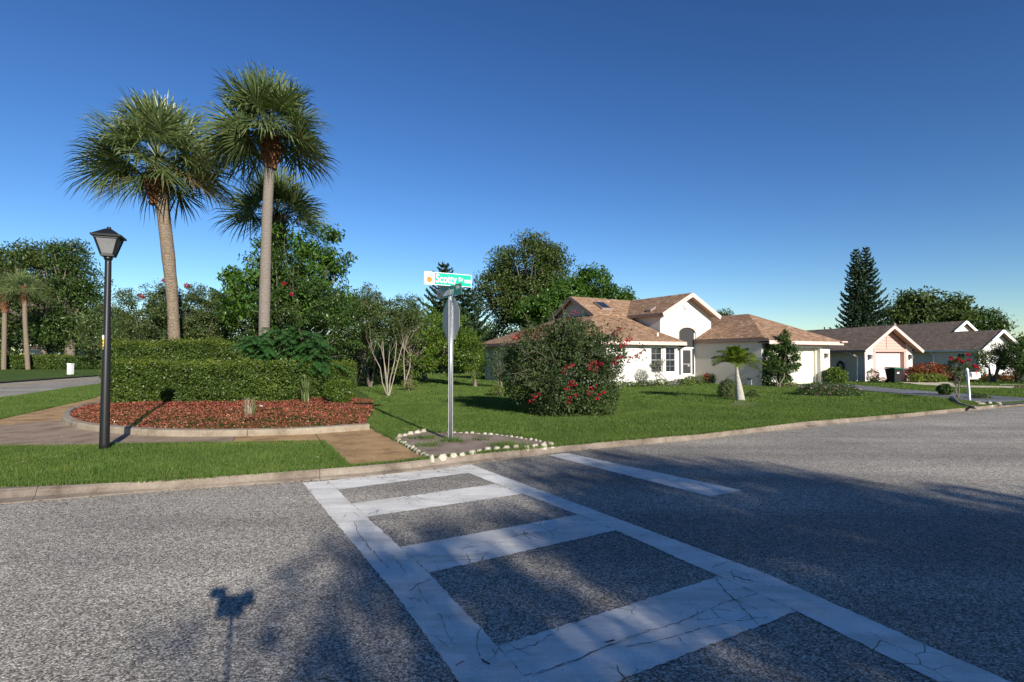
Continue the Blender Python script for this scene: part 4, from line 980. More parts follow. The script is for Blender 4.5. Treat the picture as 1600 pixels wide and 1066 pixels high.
# entry: kneewall, door, opaque screens whose dark colour stands for the shaded porch
MB().box(-1.3, 0, 4.14, 4.22, .02, .55).build('kneewall', 'white', h1)
en = MB(); 
for a0_, a1_ in ((-1.299, -1.255), (-.045, -.001)): en.box(a0_, a1_, 4.15, 4.2, .551, 2.86)
en.box(-1.254, -.046, 4.15, 4.2, 1.99, 2.07); en.box(-1.10, -1.05, 4.15, 4.2, .551, 1.989).box(-.27, -.22, 4.15, 4.2, .551, 1.989); en.build('entry_frame', 'trim_white', h1)
sd = MB().box(-1.045, -.975, 4.13, 4.17, .56, 1.98).box(-.345, -.275, 4.13, 4.17, .56, 1.98).box(-.974, -.346, 4.13, 4.17, .56, .62).box(-.974, -.346, 4.13, 4.17, 1.91, 1.98).build('screen_door', 'trim_white', h1)
MB().box(-.974, -.346, 4.14, 4.16, 1.12, 1.16).build('push_bar', 'alu', sd)
MB().box(-.973, -.347, 4.15, 4.153, .621, 1.909).build('door_screen', 'screen', sd)
MB().box(-1.254, -1.101, 4.17, 4.173, .552, 1.989).build('side_screen', 'screen', h1); MB().box(-.219, -.046, 4.17, 4.173, .552, 1.989).build('side_screen', 'screen', h1)
MB().prism([(a, 4.176, z) for a, z in [(-1.254, 2.071)] + [(x * .97 - .018, z - .03) for x, z in arc] + [(-.046, 2.071)]], (0, .003, 0)).build('arch_screen', 'screen', h1)
MB().box(-.60, -.46, 4.12, 4.139, 1.0, 1.1).build('door_handle', 'alu', sd)
# skylight and roof vent
def on_roof(px, py, f):                                 # point of the ray where local z = f(b)
    d = Vector(ray(px, py)); lo, hi = 5, 80
    for _ in range(60):
        t = (lo + hi) / 2; P = Vector((0, 0, CAMZ)) + d * (t / FPX); loc = P - Vector((O1.x, O1.y, 0)); b = loc.dot(U)
        if P.z > f(b): lo = t
        else: hi = t
    P = Vector((0, 0, CAMZ)) + d * (t / FPX); loc = P - Vector((O1.x, O1.y, 0)); return Vector((loc.dot(V), loc.dot(U), P.z))
uz = lambda b: 3.88 + .557 * (b - 6.4)
sk = Vector((-3.95, 7.35, 0)); a0_, a1_, b0_, b1_ = -4.3, -3.55, 6.95, 7.75
P4 = [(a0_, b0_), (a1_, b0_), (a1_, b1_), (a0_, b1_)]
sky_f = MB().prism([(a, b, uz(b)) for a, b in P4], (0, 0, .12)).build('skylight', 'fascia_brown', h1)
MB().prism([(a + (.06 if a == a0_ else -.06), b + (.06 if b == b0_ else -.06), uz(b + (.06 if b == b0_ else -.06)) + .121) for a, b in P4], (0, 0, .01)).build('skylight_glass', 'glass', sky_f)
MB().prism([(-2.75, 4.75, 3.99), (-2.35, 4.75, 4.2), (-2.35, 5.1, 4.2), (-2.75, 5.1, 3.99)], (0, 0, .13)).build('roof_vent', 'fascia_brown', h1)
MB().tube([(1.6, 8.9, 3.2), (1.6, 8.9, 4.6)], .03, 6).build('vent_pipe', 'black', h1)
# things on the ground by the garage wall
def pot(px, py, s, mat, label, plantmat=None):
    p = G(px, py, .1); r_ = empty('plant_pot', p, 0, label, 'plant pot')
    MB().tube([(0, 0, 0), (0, 0, .02), (0, 0, .24 * s), (0, 0, .27 * s), (0, 0, .3 * s)], [.08 * s, .1 * s, .15 * s, .17 * s, .17 * s], 14).build('pot', mat, r_, True)
    c = np.array([0, 0, .38 * s]) + rng.normal(0, .085 * s, (260, 3)); bigmesh('plant', leaves(c, .12, .04, None, .5, -.4), 4, plantmat or 'dark', r_)
pot(1105, 599, 1.0, 'terracotta', 'terracotta pot with a small plant against the shaded garage wall', 'croton')
pot(1115, 599.5, .9, 'plastic_black', 'black pot beside the terracotta pot by the garage wall')
ub = empty('utility_box', G(1174, 602.5, .1), R(30), 'small dark utility box on the grass at the garage wall', 'utility box')
MB().box(-.2, .2, -.14, .14, 0, .3).build('box_body', 'alu', ub); MB().prism([(-.22, -.16, .302), (.22, -.16, .302), (.2, .14, .36), (-.2, .14, .36)], (0, 0, .02)).build('box_lid', 'black', ub)

# ---- the pink gabled house
h2p = G(1352, 596.5, .1)
h2 = empty('house', (h2p.x, h2p.y, 0), R(15), 'pale house with grey brown roof and pink boarded gable over a pink garage door', 'house')
c2, hw2, ez2, sl2 = 1.70, 2.12, 1.93, .68; rz2 = ez2 + sl2 * hw2
zw2 = lambda a: rz2 - .1 - sl2 * abs(a - c2)
o2 = [(0, .02), (.6, .02), (.6, 1.98), (.6, zw2(.6) - .0), (0, zw2(0))]
MB().prism([(a, 0, z) for a, z in [(0, .02), (.6, .02), (.6, zw2(.6)), (0, zw2(0))]], (0, .25, 0)).build('front_wall', 'pink_wall', h2)
MB().prism([(a, 0, z) for a, z in [(3.12, .02), (3.57, .02), (3.57, zw2(3.57)), (3.12, zw2(3.12))]], (0, .25, 0)).build('front_wall', 'pink_wall', h2)
MB().prism([(a, .10, z) for a, z in [(.601, 1.99), (3.119, 1.99), (3.119, zw2(3.119)), (c2, zw2(c2)), (.601, zw2(.601))]], (0, .1, 0)).build('gable_backing', 'pink_board', h2)
bh = .17; z = 2.0
while z < rz2 - .2:
    za, zb = z, min(z + bh - .012, rz2 - .15)
    xl0, xr0 = max(.62, c2 - (rz2 - .12 - za) / sl2), min(3.10, c2 + (rz2 - .12 - za) / sl2); xl1, xr1 = max(.62, c2 - (rz2 - .12 - zb) / sl2), min(3.10, c2 + (rz2 - .12 - zb) / sl2)
    for (p, q, s_, t_) in ((xl0, c2 - .03, xl1, c2 - .03), (c2 + .03, xr0, c2 + .03, xr1)):
        if q > p and t_ > s_: MB().prism([(p, .05, za), (q, .05, za), (t_, .075, zb), (s_, .075, zb)], (0, .02, 0)).build('board', 'pink_board', h2)
    z += bh
MB().box(c2 - .028, c2 + .028, .035, .099, 2.0, rz2 - .2).build('batten', 'pink_board', h2)
MB().box(.601, 3.119, -.03, .098, 1.83, 1.985).box(.601, .80, .0, .098, .02, 1.829).box(2.93, 3.119, .0, .098, .02, 1.829).build('door_surround', 'pink_board', h2)
d2 = MB().box(.79, 2.94, .24, .26, .06, 1.86).build('garage_door', 'pink_door', h2)
MB().box(.801, .83, .099, .239, .06, 1.829).box(2.90, 2.929, .099, .239, .06, 1.829).box(.8301, 2.8999, .1, .239, 1.80, 1.829).build('door_jamb', 'pink_board', h2)
for k in range(4): MB().box(.83, 2.9, .205, .238, .09 + .43 * k, .09 + .43 * k + .424).build('door_panel', 'pink_door', d2)
MB().box(0, .2, .25, 10, .02, ez2 - .04).build('side_wall', 'shade_toned_wall', h2); MB().box(3.37, 3.57, .25, 10, .02, ez2 - .04).box(.2, 3.37, 9.8, 10, .02, ez2).build('wall', 'shade_toned_wall', h2)
rp([(c2 - hw2, -.45, ez2), (c2, -.45, rz2), (c2, 10.4, rz2), (c2 - hw2, 10.4, ez2)], 'shingle_grey', h2)
rp([(c2 + hw2, -.45, ez2), (c2, -.45, rz2), (c2, 10.4, rz2), (c2 + hw2, 10.4, ez2)], 'shingle_grey', h2)
MB().obox((c2 - hw2 - .03, -.465, ez2 - .10), (c2, -.465, rz2 - .09), .03, .17).obox((c2 + hw2 + .03, -.463, ez2 - .10), (c2, -.463, rz2 - .09), .03, .17).build('rake_board', 'trim_pink', h2)
MB().prism([(c2 + hw2, -.44, ez2 - .075), (c2, -.44, rz2 - .075), (c2, -.003, rz2 - .075), (c2 + hw2, -.003, ez2 - .075)], (0, 0, -.02)).prism([(c2 - hw2, -.44, ez2 - .075), (c2, -.44, rz2 - .075), (c2, -.003, rz2 - .075), (c2 - hw2, -.003, ez2 - .075)], (0, 0, -.02)).build('soffit', 'soffit', h2)
MB().obox((c2 - hw2 - .02, -.4, ez2 - .07), (c2 - hw2 - .02, 10.4, ez2 - .07), .05, .1).build('gutter', 'fascia_brown', h2)
MB().tube([(c2 - hw2 - .02, 1.0, ez2 - .1), (-.2, .7, ez2 - .22), (-.06, .45, ez2 - .38), (-.05, .45, 1.0), (-.05, .45, .15), (-.25, .4, .1)], .04, 8).build('downspout', 'trim_white', h2, True)
wall_lamp(h2, .3, 0, 1.55, 1.2); wall_lamp(h2, 3.34, 0, 1.55, 1.2)
MB().tube([(c2, 4.5, rz2 - .1), (c2, 4.5, rz2 + .15)], .04, 8).build('vent_pipe', 'black', h2)
hr = empty('hose_reel', (h2p.x - .259 * 1.5 - .12, h2p.y + .966 * 1.5, 0), R(15), 'dark garden hose coiled on the shaded side wall of the pink house', 'hose')
for k in range(5): MB().tube([(-.03 * (k % 3) - .02, .26 * math.cos(a) * (1 - .06 * k), .85 + .42 * math.sin(a) * (1 - .06 * k)) for a in [i * math.pi / 10 for i in range(21)]], .03, 6).build('hose_loop', 'plastic_black', hr, True)
MB().tube([(0.02, .0, 1.2), (-.1, .0, 1.25), (-.1, -.02, 1.15)], .06, 8).build('hook', 'plastic_black', hr, True)
MB().tube([(-.06, -.2, 1.25), (-.06, -1.0, 1.72)], .018, 6).build('pole', 'trim_white', hr)

# ---- the grey roofed house with white gables
h3p = Q(1530, 586, 40)
h3 = empty('house', (h3p.x, 40, 0), R(15), 'white house with brown roof and two white edged gables at right', 'house')
ez3, s3 = 2.08, .70; pl = lambda a: ez3 + s3 * (a + .2)
roof_plane([(-.25, -.45, pl(-.25)), (-.25, 13, pl(-.25)), (3.2, 13, pl(3.2)), (3.2, 3.0, pl(3.2)), (1.9, 3.0, pl(1.9)), (1.9, -.45, pl(1.9))], 'shingle_grey', h3)
roof_plane([(1.9, -.45, pl(1.9)), (4.05, -.45, ez3 - .03), (4.05, 3.3, ez3 - .03), (1.9, 3.3, pl(1.9))], 'shingle_grey', h3)
roof_plane([(3.2, 3.0, pl(3.2)), (6.65, 3.0, ez3 - .03), (6.65, 13, ez3 - .03), (3.2, 13, pl(3.2))], 'shingle_grey', h3)
MB().prism([(0, 0, .02), (3.8, 0, .02), (3.8, 0, ez3 + .02), (1.9, 0, pl(1.9) - .1), (0, 0, ez3 + .02)], (0, .2, 0)).build('front_gable_wall', 'white', h3)
MB().prism([(1.95, 3.3, 2.2), (6.4, 3.3, 2.2), (3.2, 3.3, pl(3.2) - .1), (1.95, 3.3, pl(1.95) - .1)], (0, .2, 0)).build('upper_gable_wall', 'stucco', h3)
for (ax, bx_, y) in ((-.28, 4.08, -.465),): MB().obox((ax, y, ez3 - .12), (1.9, y, pl(1.9) - .08), .04, .2).obox((bx_, y, ez3 - .12), (1.9, y - .002, pl(1.9) - .08), .04, .2).build('rake_board', 'trim_white', h3)
MB().obox((1.88, 2.985, pl(1.9) - .06), (3.2, 2.985, pl(3.2) - .08), .04, .2).obox((4.6, 2.983, pl(3.2) - .08 - .7 * 1.4), (3.2, 2.983, pl(3.2) - .08), .04, .2).build('rake_board', 'trim_white', h3)
MB().box(1.9, 2.4, 2.96, 3.0, pl(1.9) - .02, pl(1.9) + .12).build('rake_return', 'trim_white', h3)
MB().box(0, .2, .2, 3.4, .02, ez3 - .03).build('side_wall', 'shade_toned_wall', h3); MB().box(.4, .6, 3.4, 13, .02, ez3 + .1).build('side_wall', 'shade_toned_wall', h3); MB().box(.2, .6, 3.2, 3.398, .02, ez3).build('wall', 'shade_toned_wall', h3)
MB().box(3.6, 3.8, .2, 3.4, .02, ez3 - .03).box(6.2, 6.4, 3.5, 13, .02, ez3 - .03).box(3.8, 6.4, 3.31, 3.49, .02, 2.2).build('wall', 'white', h3)
MB().obox((-.27, -.4, ez3 - .1), (-.27, 13, ez3 - .1), .06, .1).build('gutter', 'trim_white', h3)
MB().tube([(-.2, 3.5, ez3 - .1), (.0, 3.3, ez3 - .4), (-.05, 3.3, 1.0), (-.05, 3.3, .1)], .06, 8).build('downspout', 'trim_white', h3, True)
g3 = MB().box(.6, 3.1, -.02, -.002, .1, 1.75).build('garage_door', 'trim_white', h3)
for k in range(4): MB().box(.63, 3.07, -.05, -.022, .12 + .4 * k, .12 + .4 * k + .39).build('door_panel', 'trim_white', g3)
wn3 = MB().prism([(-.035, .9, 1.0), (-.035, 1.5, 1.0), (-.035, 1.5, 1.8), (-.035, .9, 1.8)], (.03, 0, 0)).build('window', 'trim_white', h3); MB().box(-.06, -.037, .96, 1.44, 1.06, 1.74).build('pane', 'glass', wn3)
MB().tube([(3.2, 7, pl(3.2) - .1), (3.2, 7, pl(3.2) + .18)], .05, 8).build('vent_pipe', 'black', h3)
MB().box(2.9, 3.15, 9, 9.4, pl(2.9) - .05, pl(3.2) + .1).build('roof_vent', 'fascia_brown', h3)

# ---- the far house across the other road
h4p = Q(95, 574, 74)
h4 = empty('house', (h4p.x, h4p.y, 0), R(-12), 'low beige house with red brown roof far behind the left hedge', 'house')
wall_x(MB(), -6, 8, 0, .25, .02, 2.5, [(2.0, 3.1, .02, 2.1), (4.0, 5.6, .9, 2.0), (-3.5, -2, .9, 2)]).build('wall', 'stucco', h4)
MB().box(-6, -5.75, .25, 7, .02, 2.5).box(7.75, 8, .25, 7, .02, 2.5).box(-5.75, 7.75, 6.75, 7, .02, 2.5).build('wall', 'stucco', h4)
MB().box(2.0, 3.1, .1, .15, .02, 2.1).build('door', 'fascia_brown', h4); window(h4, 4.0, 5.6, .9, 2.0, .1); window(h4, -3.5, -2, .9, 2, .1)
e, t_ = 2.5, 4.2
roof_plane([(-6.5, -.5, e), (8.5, -.5, e), (4.5, 3.5, t_), (-2.5, 3.5, t_)], 'shingle', h4); roof_plane([(-6.5, 7.5, e), (8.5, 7.5, e), (4.5, 3.5, t_), (-2.5, 3.5, t_)], 'shingle', h4)
roof_plane([(-6.5, -.5, e), (-6.5, 7.5, e), (-2.5, 3.5, t_)], 'shingle', h4); roof_plane([(8.5, -.5, e), (8.5, 7.5, e), (4.5, 3.5, t_)], 'shingle', h4)
MB().obox((-6.5, -.52, e - .1), (8.5, -.52, e - .1), .03, .18).build('fascia', 'trim_white', h4)

# ================================================================== SMALLER THINGS ON THE RIGHT
# wheeled bin
bp_ = G(1397, 598.5, .116)
bn = empty('wheeled_bin', bp_, R(12), 'black wheeled rubbish bin with green lid in front of the pink garage door', 'bin')
m = MB(); vs = []
for w_, d_, z_ in ((.20, .22, .06), (.27, .30, .72), (.285, .32, .74), (.285, .32, .78)): vs += [(-w_, -d_, z_), (w_, -d_, z_), (w_, d_, z_), (-w_, d_, z_)]
m.add(vs, [(0, 1, 2, 3)] + [(i * 4 + j, i * 4 + (j + 1) % 4, (i + 1) * 4 + (j + 1) % 4, (i + 1) * 4 + j) for i in range(3) for j in range(4)] + [(12, 13, 14, 15)]); m.build('body', 'plastic_black', bn)
MB().prism([(-.31, -.36, .782), (.31, -.36, .782), (.30, .34, .80), (-.30, .34, .80)], (0, 0, .025)).prism([(-.27, -.30, .808), (.27, -.30, .808), (.26, .30, .826), (-.26, .30, .826)], (0, 0, .03)).build('lid', 'plastic_green', bn)
for s in (-1, 1): MB().tube([(s * .18, .24, .09), (s * .25, .24, .09)], .09, 14).build('wheel', 'plastic_black', bn)
MB().tube([(-.22, .38, .76), (.22, .38, .76)], .018, 8).build('handle', 'plastic_black', bn)
MB().prism([(-.10, -.275, .52), (.04, -.275, .52), (.04, -.287, .60), (-.10, -.287, .60)], (0, -.004, 0)).build('sticker', 'sign_white', bn)
# mailbox
mp_ = G(1515, 626, .1); my = mp_.y; mz = lambda py: ZH(py, my) - .1
mbx = empty('mailbox', mp_, R(20), 'white mailbox on a leaning white post by the driveway edge', 'mailbox')
MB().obox((0, 0, -.1), (-.09, 0, mz(579)), .06, .06).build('post', 'trim_white', mbx)
MB().tube([(-.09, 0, mz(579)), (-.10, 0, mz(577)), (-.10, 0, mz(575))], [.05, .045, .01], 8).build('post_cap', 'trim_white', mbx)
MB().obox((-.08, 0, mz(591)), (.42, 0, mz(591)), .08, .07).build('arm', 'trim_white', mbx)
a_ = mz(590.2); bxp = [(0.03, y, z) for y, z in [(-.085, a_), (.085, a_), (.085, a_ + .10)] + [(.085 * math.cos(k * math.pi / 8), a_ + .10 + .085 * math.sin(k * math.pi / 8)) for k in range(1, 8)] + [(-.085, a_ + .10)]]
MB().prism(bxp, (.42, 0, 0)).build('letter_box', 'trim_white', mbx)
MB().prism([(.452, y * 1.03, a_ + (z - a_) * 1.02) for _, y, z in bxp], (.012, 0, 0)).build('box_door', 'alu', mbx)
MB().box(.2, .225, -.1, -.087, a_ + .08, a_ + .24).build('flag', 'sign_red', mbx)
for i, (px, py, l_, r_, lab) in enumerate(((1500, 632, 1.3, .5, 'weathered log edging lying at the corner of the mailbox bed'),)):
    p = G(px, py, .12); q = G(1524, 637, .12); tag(MB().tube([G(1487, 622, .15), p, q], [.06, .055, .05], 8).build('edging_log', 'wood', None, True), lab, 'log')
for i, (px, py, s) in enumerate(((1533, 633.5, .18), (1545, 632.5, .22), (1557, 632, .16), (1528, 630, .12), (1562, 630, .1))):
    o = link('edging_rock', svar[i % 4]); o.location = G(px, py, .10); o.scale = (s * 10, s * 8, s * 5); o.rotation_euler = (0, 0, i); tag(o, 'flat pale rock edging the mailbox bed at the kerb', 'rock', 'rocks at the mailbox bed')
# utility pedestal across the other road
up_ = G(110, 585, .1); upd = empty('utility_pedestal', up_, 0, 'small white utility pedestal on the grass across the left road', 'pedestal')
s_ = up_.y / FPX
MB().box(-3 * s_, 3 * s_, -.15, .15, 0, 15 * s_).build('pedestal_body', 'trim_white', upd); MB().box(-3.3 * s_, 3.3 * s_, -.17, .17, 15 * s_, 17 * s_).build('pedestal_cap', 'trim_white', upd)
# utility pole and its cables, mostly behind the trees
upole = empty('utility_pole', Q(470, 570, 78).xy.to_3d(), 0, 'wooden utility pole hidden behind the tall garden trees', 'utility pole')
MB().tube([(0, 0, -.1), (0, 0, 11)], [.16, .11], 10).build('pole', 'wood', upole, True); MB().box(-1.2, 1.2, -.06, .06, 10, 10.15).build('crossarm', 'wood', upole)
def cable(y0, y1, Ya, Yb, lab):
    a = Q(-260, y0, Ya); b = Q(470, y1, Yb); P = [a.lerp(b, t / 20) - Vector((0, 0, 1.2 * 4 * (t / 20) * (1 - t / 20))) for t in range(21)]; tag(MB().tube(P, .02, 4).build('power_cable', 'wire'), lab, 'cable')
cable(428, 450, 70, 78, 'upper power cable seen against the sky left of the lamp post')
cable(440, 466, 70, 78, 'lower power cable crossing the sky behind the lamp post')
cable(470, 510, 55, 78, 'lowest cable passing in front of the dark oak trees at left')

# white drip cap and tag in the mulch
wpp = G(408, 638, .2); wp = empty('garden_light', wpp, 0, 'small white garden light cap low in the red mulch', 'garden light')
MB().tube([(0, 0, 0), (0, 0, .07)], .012, 6).build('stake', 'plastic_black', wp); MB().tube([(0, 0, .05), (0, 0, .07), (0, 0, .085)], [.05, .05, .03], 12).build('cap', 'trim_white', wp)

# ================================================================== HEDGES
def hedge(name, label, path, w, h, z0, dens, L, W, leaf, group=None, seed=1, cat='hedge', sprigs=.05, stems=True):
    r = np.random.default_rng(seed); pts = resample(path, .3); root = empty(name, (pts[0].x, pts[0].y, z0), 0, label, cat, group)
    org = np.array([pts[0].x, pts[0].y, z0]); Ls = sum((b - a).length for a, b in zip(pts, pts[1:])); n = int(dens * Ls * (w + 2 * h))
    n += int(dens * 2 * h * w)
    s = r.uniform(-w * .5, Ls + w * .5, n); c = np.zeros((n, 3)); o = np.zeros((n, 3)); cum = np.cumsum([0] + [(b - a).length for a, b in zip(pts, pts[1:])])
    P = np.array([[p.x, p.y] for p in pts]); sc_ = np.clip(s, 0, Ls); px_ = np.interp(sc_, cum, P[:, 0]); py_ = np.interp(sc_, cum, P[:, 1])
    T = np.stack([np.interp(sc_, cum, np.gradient(P[:, 0])), np.interp(sc_, cum, np.gradient(P[:, 1]))], 1); T /= np.linalg.norm(T, axis=1)[:, None]; Nn = np.stack([T[:, 1], -T[:, 0]], 1)
    over = np.abs(s - sc_); wl_ = np.sqrt(np.maximum((w / 2) ** 2 - over ** 2, 0.0)) / (w / 2)
    u = r.uniform(0, w + 2 * h, n); side = np.where(u < h, -1, np.where(u < h + w, 0, 1)); dep = np.abs(r.normal(0, .10, n)); lo = r.random(n) < sprigs; dep[lo] *= -.9
    hh = h * (1 + .035 * np.sin(s * 1.9 + seed) + .03 * np.sin(s * 5.3 + 1 + seed)); ww = w / 2 * wl_ * (1 + .06 * np.sin(s * 2.7 + 2))
    lat = np.where(side == 0, r.uniform(-1, 1, n) * ww, side * (ww - dep)); z = np.where(side == 0, hh - dep, r.uniform(.04, 1, n) * hh)
    lowf = np.clip(z / hh / .3, 0, 1); lat = lat * (.70 + .30 * lowf); rnd = .10; lat = np.where((side != 0) & (z > hh - rnd), lat * (1 - .5 * ((z - hh + rnd) / rnd) ** 2 * rnd / (w / 2)), lat)
    bmp_ = .08 * np.sin(s * 4.1 + np.sin(s * 1.3)) * np.sin(z * 6 + s) + .035 * np.sin(s * 17 + z * 9) * np.sin(z * 21 - s * 5) + .06 * np.sin(s * 9 + z * 11) * np.sin(s * 6.1 - z * 7); lat = lat + np.sign(lat) * bmp_ * (side != 0); z = z + bmp_ * (side == 0) * .7
    ext = (s - sc_) ; c[:, 0] = px_ + Nn[:, 0] * lat + T[:, 0] * ext; c[:, 1] = py_ + Nn[:, 1] * lat + T[:, 1] * ext; c[:, 2] = z0 + z
    o[:, :2] = Nn * (side * 1.0)[:, None]; o[:, 2] = (side == 0) * 1.0
    bigmesh('foliage', leaves(c - org, L, W, o, .5, .1), 4, leaf, root)
    mb = MB(); rl = random.Random(seed)
    for k in range(int(Ls / .28)):
        s0 = k * .28; i = min(int(s0 / Ls * (len(pts) - 1)), len(pts) - 2); b0 = pts[i].lerp(pts[i + 1], .5) - Vector(org); b0.z = -.03
        for q in range(3): e = b0 + Vector((rl.uniform(-.3, .3), rl.uniform(-.4, .4), h * rl.uniform(.6, .9))); mb.tube([b0, b0.lerp(e, .5) + Vector((rl.uniform(-.1, .1), rl.uniform(-.1, .1), 0)), e], [.018, .013, .006], 4, False)
    mb.build('stems', 'bark_pale', root)
    tp_ = r.random(n) < .07; gz_ = c[tp_].copy(); gz_[:, 2] = z0 + hh[tp_] + r.uniform(-.05, .09, tp_.sum()) + bmp_[tp_]; bigmesh('top_highlight_leaves', leaves(gz_ - org, L * 1.1, W, None, .2, -.8), 4, 'yellowgreen', root)  # highlight by colour: paler leaves brighten the top and set the rows apart
    # dense inner twigs and leaves that stop one looking through
    m_ = int(n * .35); j = r.integers(0, n, m_); cc = c[j].copy(); ctr_ = np.stack([px_[j], py_[j]], 1); f = r.uniform(.1, .8, (m_, 1)); cc[:, :2] = ctr_ + (cc[:, :2] - ctr_) * f; cc[:, 2] = z0 + (cc[:, 2] - z0) * r.uniform(.3, .92, m_)
    bigmesh('inner_foliage', leaves(cc - org, L * 1.7, W * 1.7, None, .2, .1), 4, leaf, root)
    return root
GY = lambda px, Y, z=.2: Vector(((px - 800) / FPX * Y, Y, z))
hedge('front_hedge', 'long clipped green hedge behind the red mulch, lower front row', [GY(208, 15.9), GY(330, 16.0), GY(445, 16.1), GY(462, 16.4)], 1.15, 1.13, .2, 3600, .068, .036, 'hedge', None, 1)
hedge('right_hedge', 'short clipped hedge end right of the spiky plant', [GY(500, 17.1), GY(538, 17.4)], .8, 1.12, .2, 5200, .05, .026, 'hedge', None, 2)
hedge('rear_hedge', 'taller clipped hedge row behind the front hedge below the palms', [GY(188, 18.4), GY(290, 18.6), GY(400, 18.8)], 1.0, 1.80, .2, 3600, .066, .034, 'hedge', None, 3)
rect_bush('mulch_shrub', 'small round green shrub in the mulch near its right end', [E(530, 612, 22, 20, 15.6)], 3200, .055, .028, 'citrus', 4)
hedge('far_hedge', 'long low hedge across the left road below the oaks', [GY(-60, 60, .1), GY(60, 60, .1), GY(92, 60, .1)], 2.2, 1.45, .1, 420, .16, .09, 'hedge', None, 5)
hedge('far_hedge', 'dark low shrub row right of the white pedestal across the road', [GY(112, 60, .1), GY(170, 60, .1)], 2.0, 1.3, .1, 420, .16, .09, 'dark', None, 6)

# dark fern-like mound before the taller palm
r = np.random.default_rng(11); fb = Q(450, 600, 16.9); fe = empty('fern_shrub', (fb.x, fb.y, .2), 0, 'dark spreading shrub with feathery fronds below the tall right palm', 'shrub'); q = []
for k in range(240):
    z_ = r.uniform(.9, 2.3); sx_ = r.uniform(-1.15, 1.2); ok_ = 2.35 - .55 * abs(sx_) ** 1.5; z_ = min(z_, ok_)
    q.append(pinnate((sx_, r.uniform(-.5, .3), z_), r.uniform(-2.8, -.3) if r.random() < .75 else r.uniform(0, 6.28), r.uniform(-.1, .65), r.uniform(.45, .85), 16, .17, .045, .9, .1, r))
bigmesh('fronds', np.concatenate(q), 4, 'fern', fe)
c = np.stack([r.uniform(-1.2, 1.2, 5200), r.uniform(-.4, .4, 5200), r.uniform(.3, 1.9, 5200)], 1); bigmesh('inner_foliage', leaves(c, .11, .05, None, .4, .3), 4, 'dark', fe)
mb = MB()
for k in range(12): mb.tube([(0, 0, -.05), (r.uniform(-.5, .5), r.uniform(-.2, .2), .7), (r.uniform(-1, 1), r.uniform(-.3, .3), 1.4)], [.016, .012, .006], 5)
mb.build('stems', 'bark', fe)

# spiky and dry plants in the mulch
def spiky(px, py, label, n, h, w, mat, seed, spread=.5, cat='plant'):
    p = G(px, py, .22); r = np.random.default_rng(seed); root = empty('spiky_plant', p, 0, label, cat); q = []
    for k in range(n):
        a = r.uniform(0, 6.28); l = h * r.uniform(.6, 1.1); o = l * spread * r.uniform(.1, 1); b = np.array([r.normal(0, .03), r.normal(0, .03), 0]); d = np.array([math.cos(a), math.sin(a), 0]); s_ = np.array([-d[1], d[0], 0]) * w
        m1 = b + d * o * .35 + np.array([0, 0, l * .55]); m2 = b + d * o + np.array([0, 0, l * (.98 - .2 * r.random())])
        q += [[b - s_, b + s_, m1 + s_, m1 - s_], [m1 - s_, m1 + s_, m2 + s_ * .1, m2 - s_ * .1]]
    bigmesh('blades', np.array(q), 4, mat, root); return root
spiky(478, 631, 'tall spiky green plant between the hedge ends in the mulch', 60, .85, .012, 'sabal', 21, .45)
spiky(388, 652, 'dry grey tuft of stalks in the red mulch', 40, .5, .006, 'dryplant', 22, 1.0)
spiky(396, 651, 'thin green blades growing beside the dry grey tuft', 22, .5, .007, 'hedge', 23, .45)
dp = G(505, 622, .22); dpr = tree('dry_bush', 'leafless grey twiggy bush beside the spiky green plant', 'bush', dp, [(dp.x, dp.y, 1.05, .28, .2, .16)], 14, .12, 22, .05, .01, 'dryplant', 'bark_pale', .012, .6, 2, 24, limb=1.0)

# ================================================================== PALMS
def palm_pts(pix, Y): return [Q(x, y, Y) for x, y in pix]
pY = 18.9; P1 = palm_pts([(277, 552), (270, 470), (262, 390), (252, 305), (248, 262)], pY); P1[0].z = .15
b1 = P1[0]; s1 = pY / FPX
sabal('shorter leaning cabbage palm at left with dense green crown and shaggy orange boots', b1, P1, [8.4 * s1, 8.2 * s1, 9.2 * s1, 9.6 * s1, 9.4 * s1], (ZH(318, pY) - b1.z, ZH(272, pY) - b1.z, 14 * s1), Q(247, 250, pY), 60, 1.2, 1.32, 31, dry=2, elmin=-27)
pY = 17.9; P2 = palm_pts([(412, 540), (414, 440), (417, 340), (421, 265), (423, 228)], pY); P2[0].z = .15
b2_ = P2[0]; s2 = pY / FPX
sabal('tallest cabbage palm with straight slender grey trunk in the middle of the bed', b2_, P2, [8.4 * s2, 8 * s2, 7.6 * s2, 7.4 * s2, 7.2 * s2], (ZH(262, pY) - b2_.z, ZH(222, pY) - b2_.z, 11 * s2), Q(424, 203, pY), 54, 1.0, 1.18, 32, 'palm_trunk_smooth', dry=2, elmin=-28)
pY = 24.; P3 = palm_pts([(432, 560), (432, 450), (432, 360)], pY); P3[0].z = .1; s3_ = pY / FPX
sabal('third cabbage palm standing behind the tallest palm, partly hidden by trees', P3[0], P3, [10 * s3_, 9 * s3_, 9 * s3_], (ZH(390, pY) - .1, ZH(345, pY) - .1, 14 * s3_), Q(432, 338, pY), 40, 1.2, 1.3, 33, dry=0, elmin=-2)
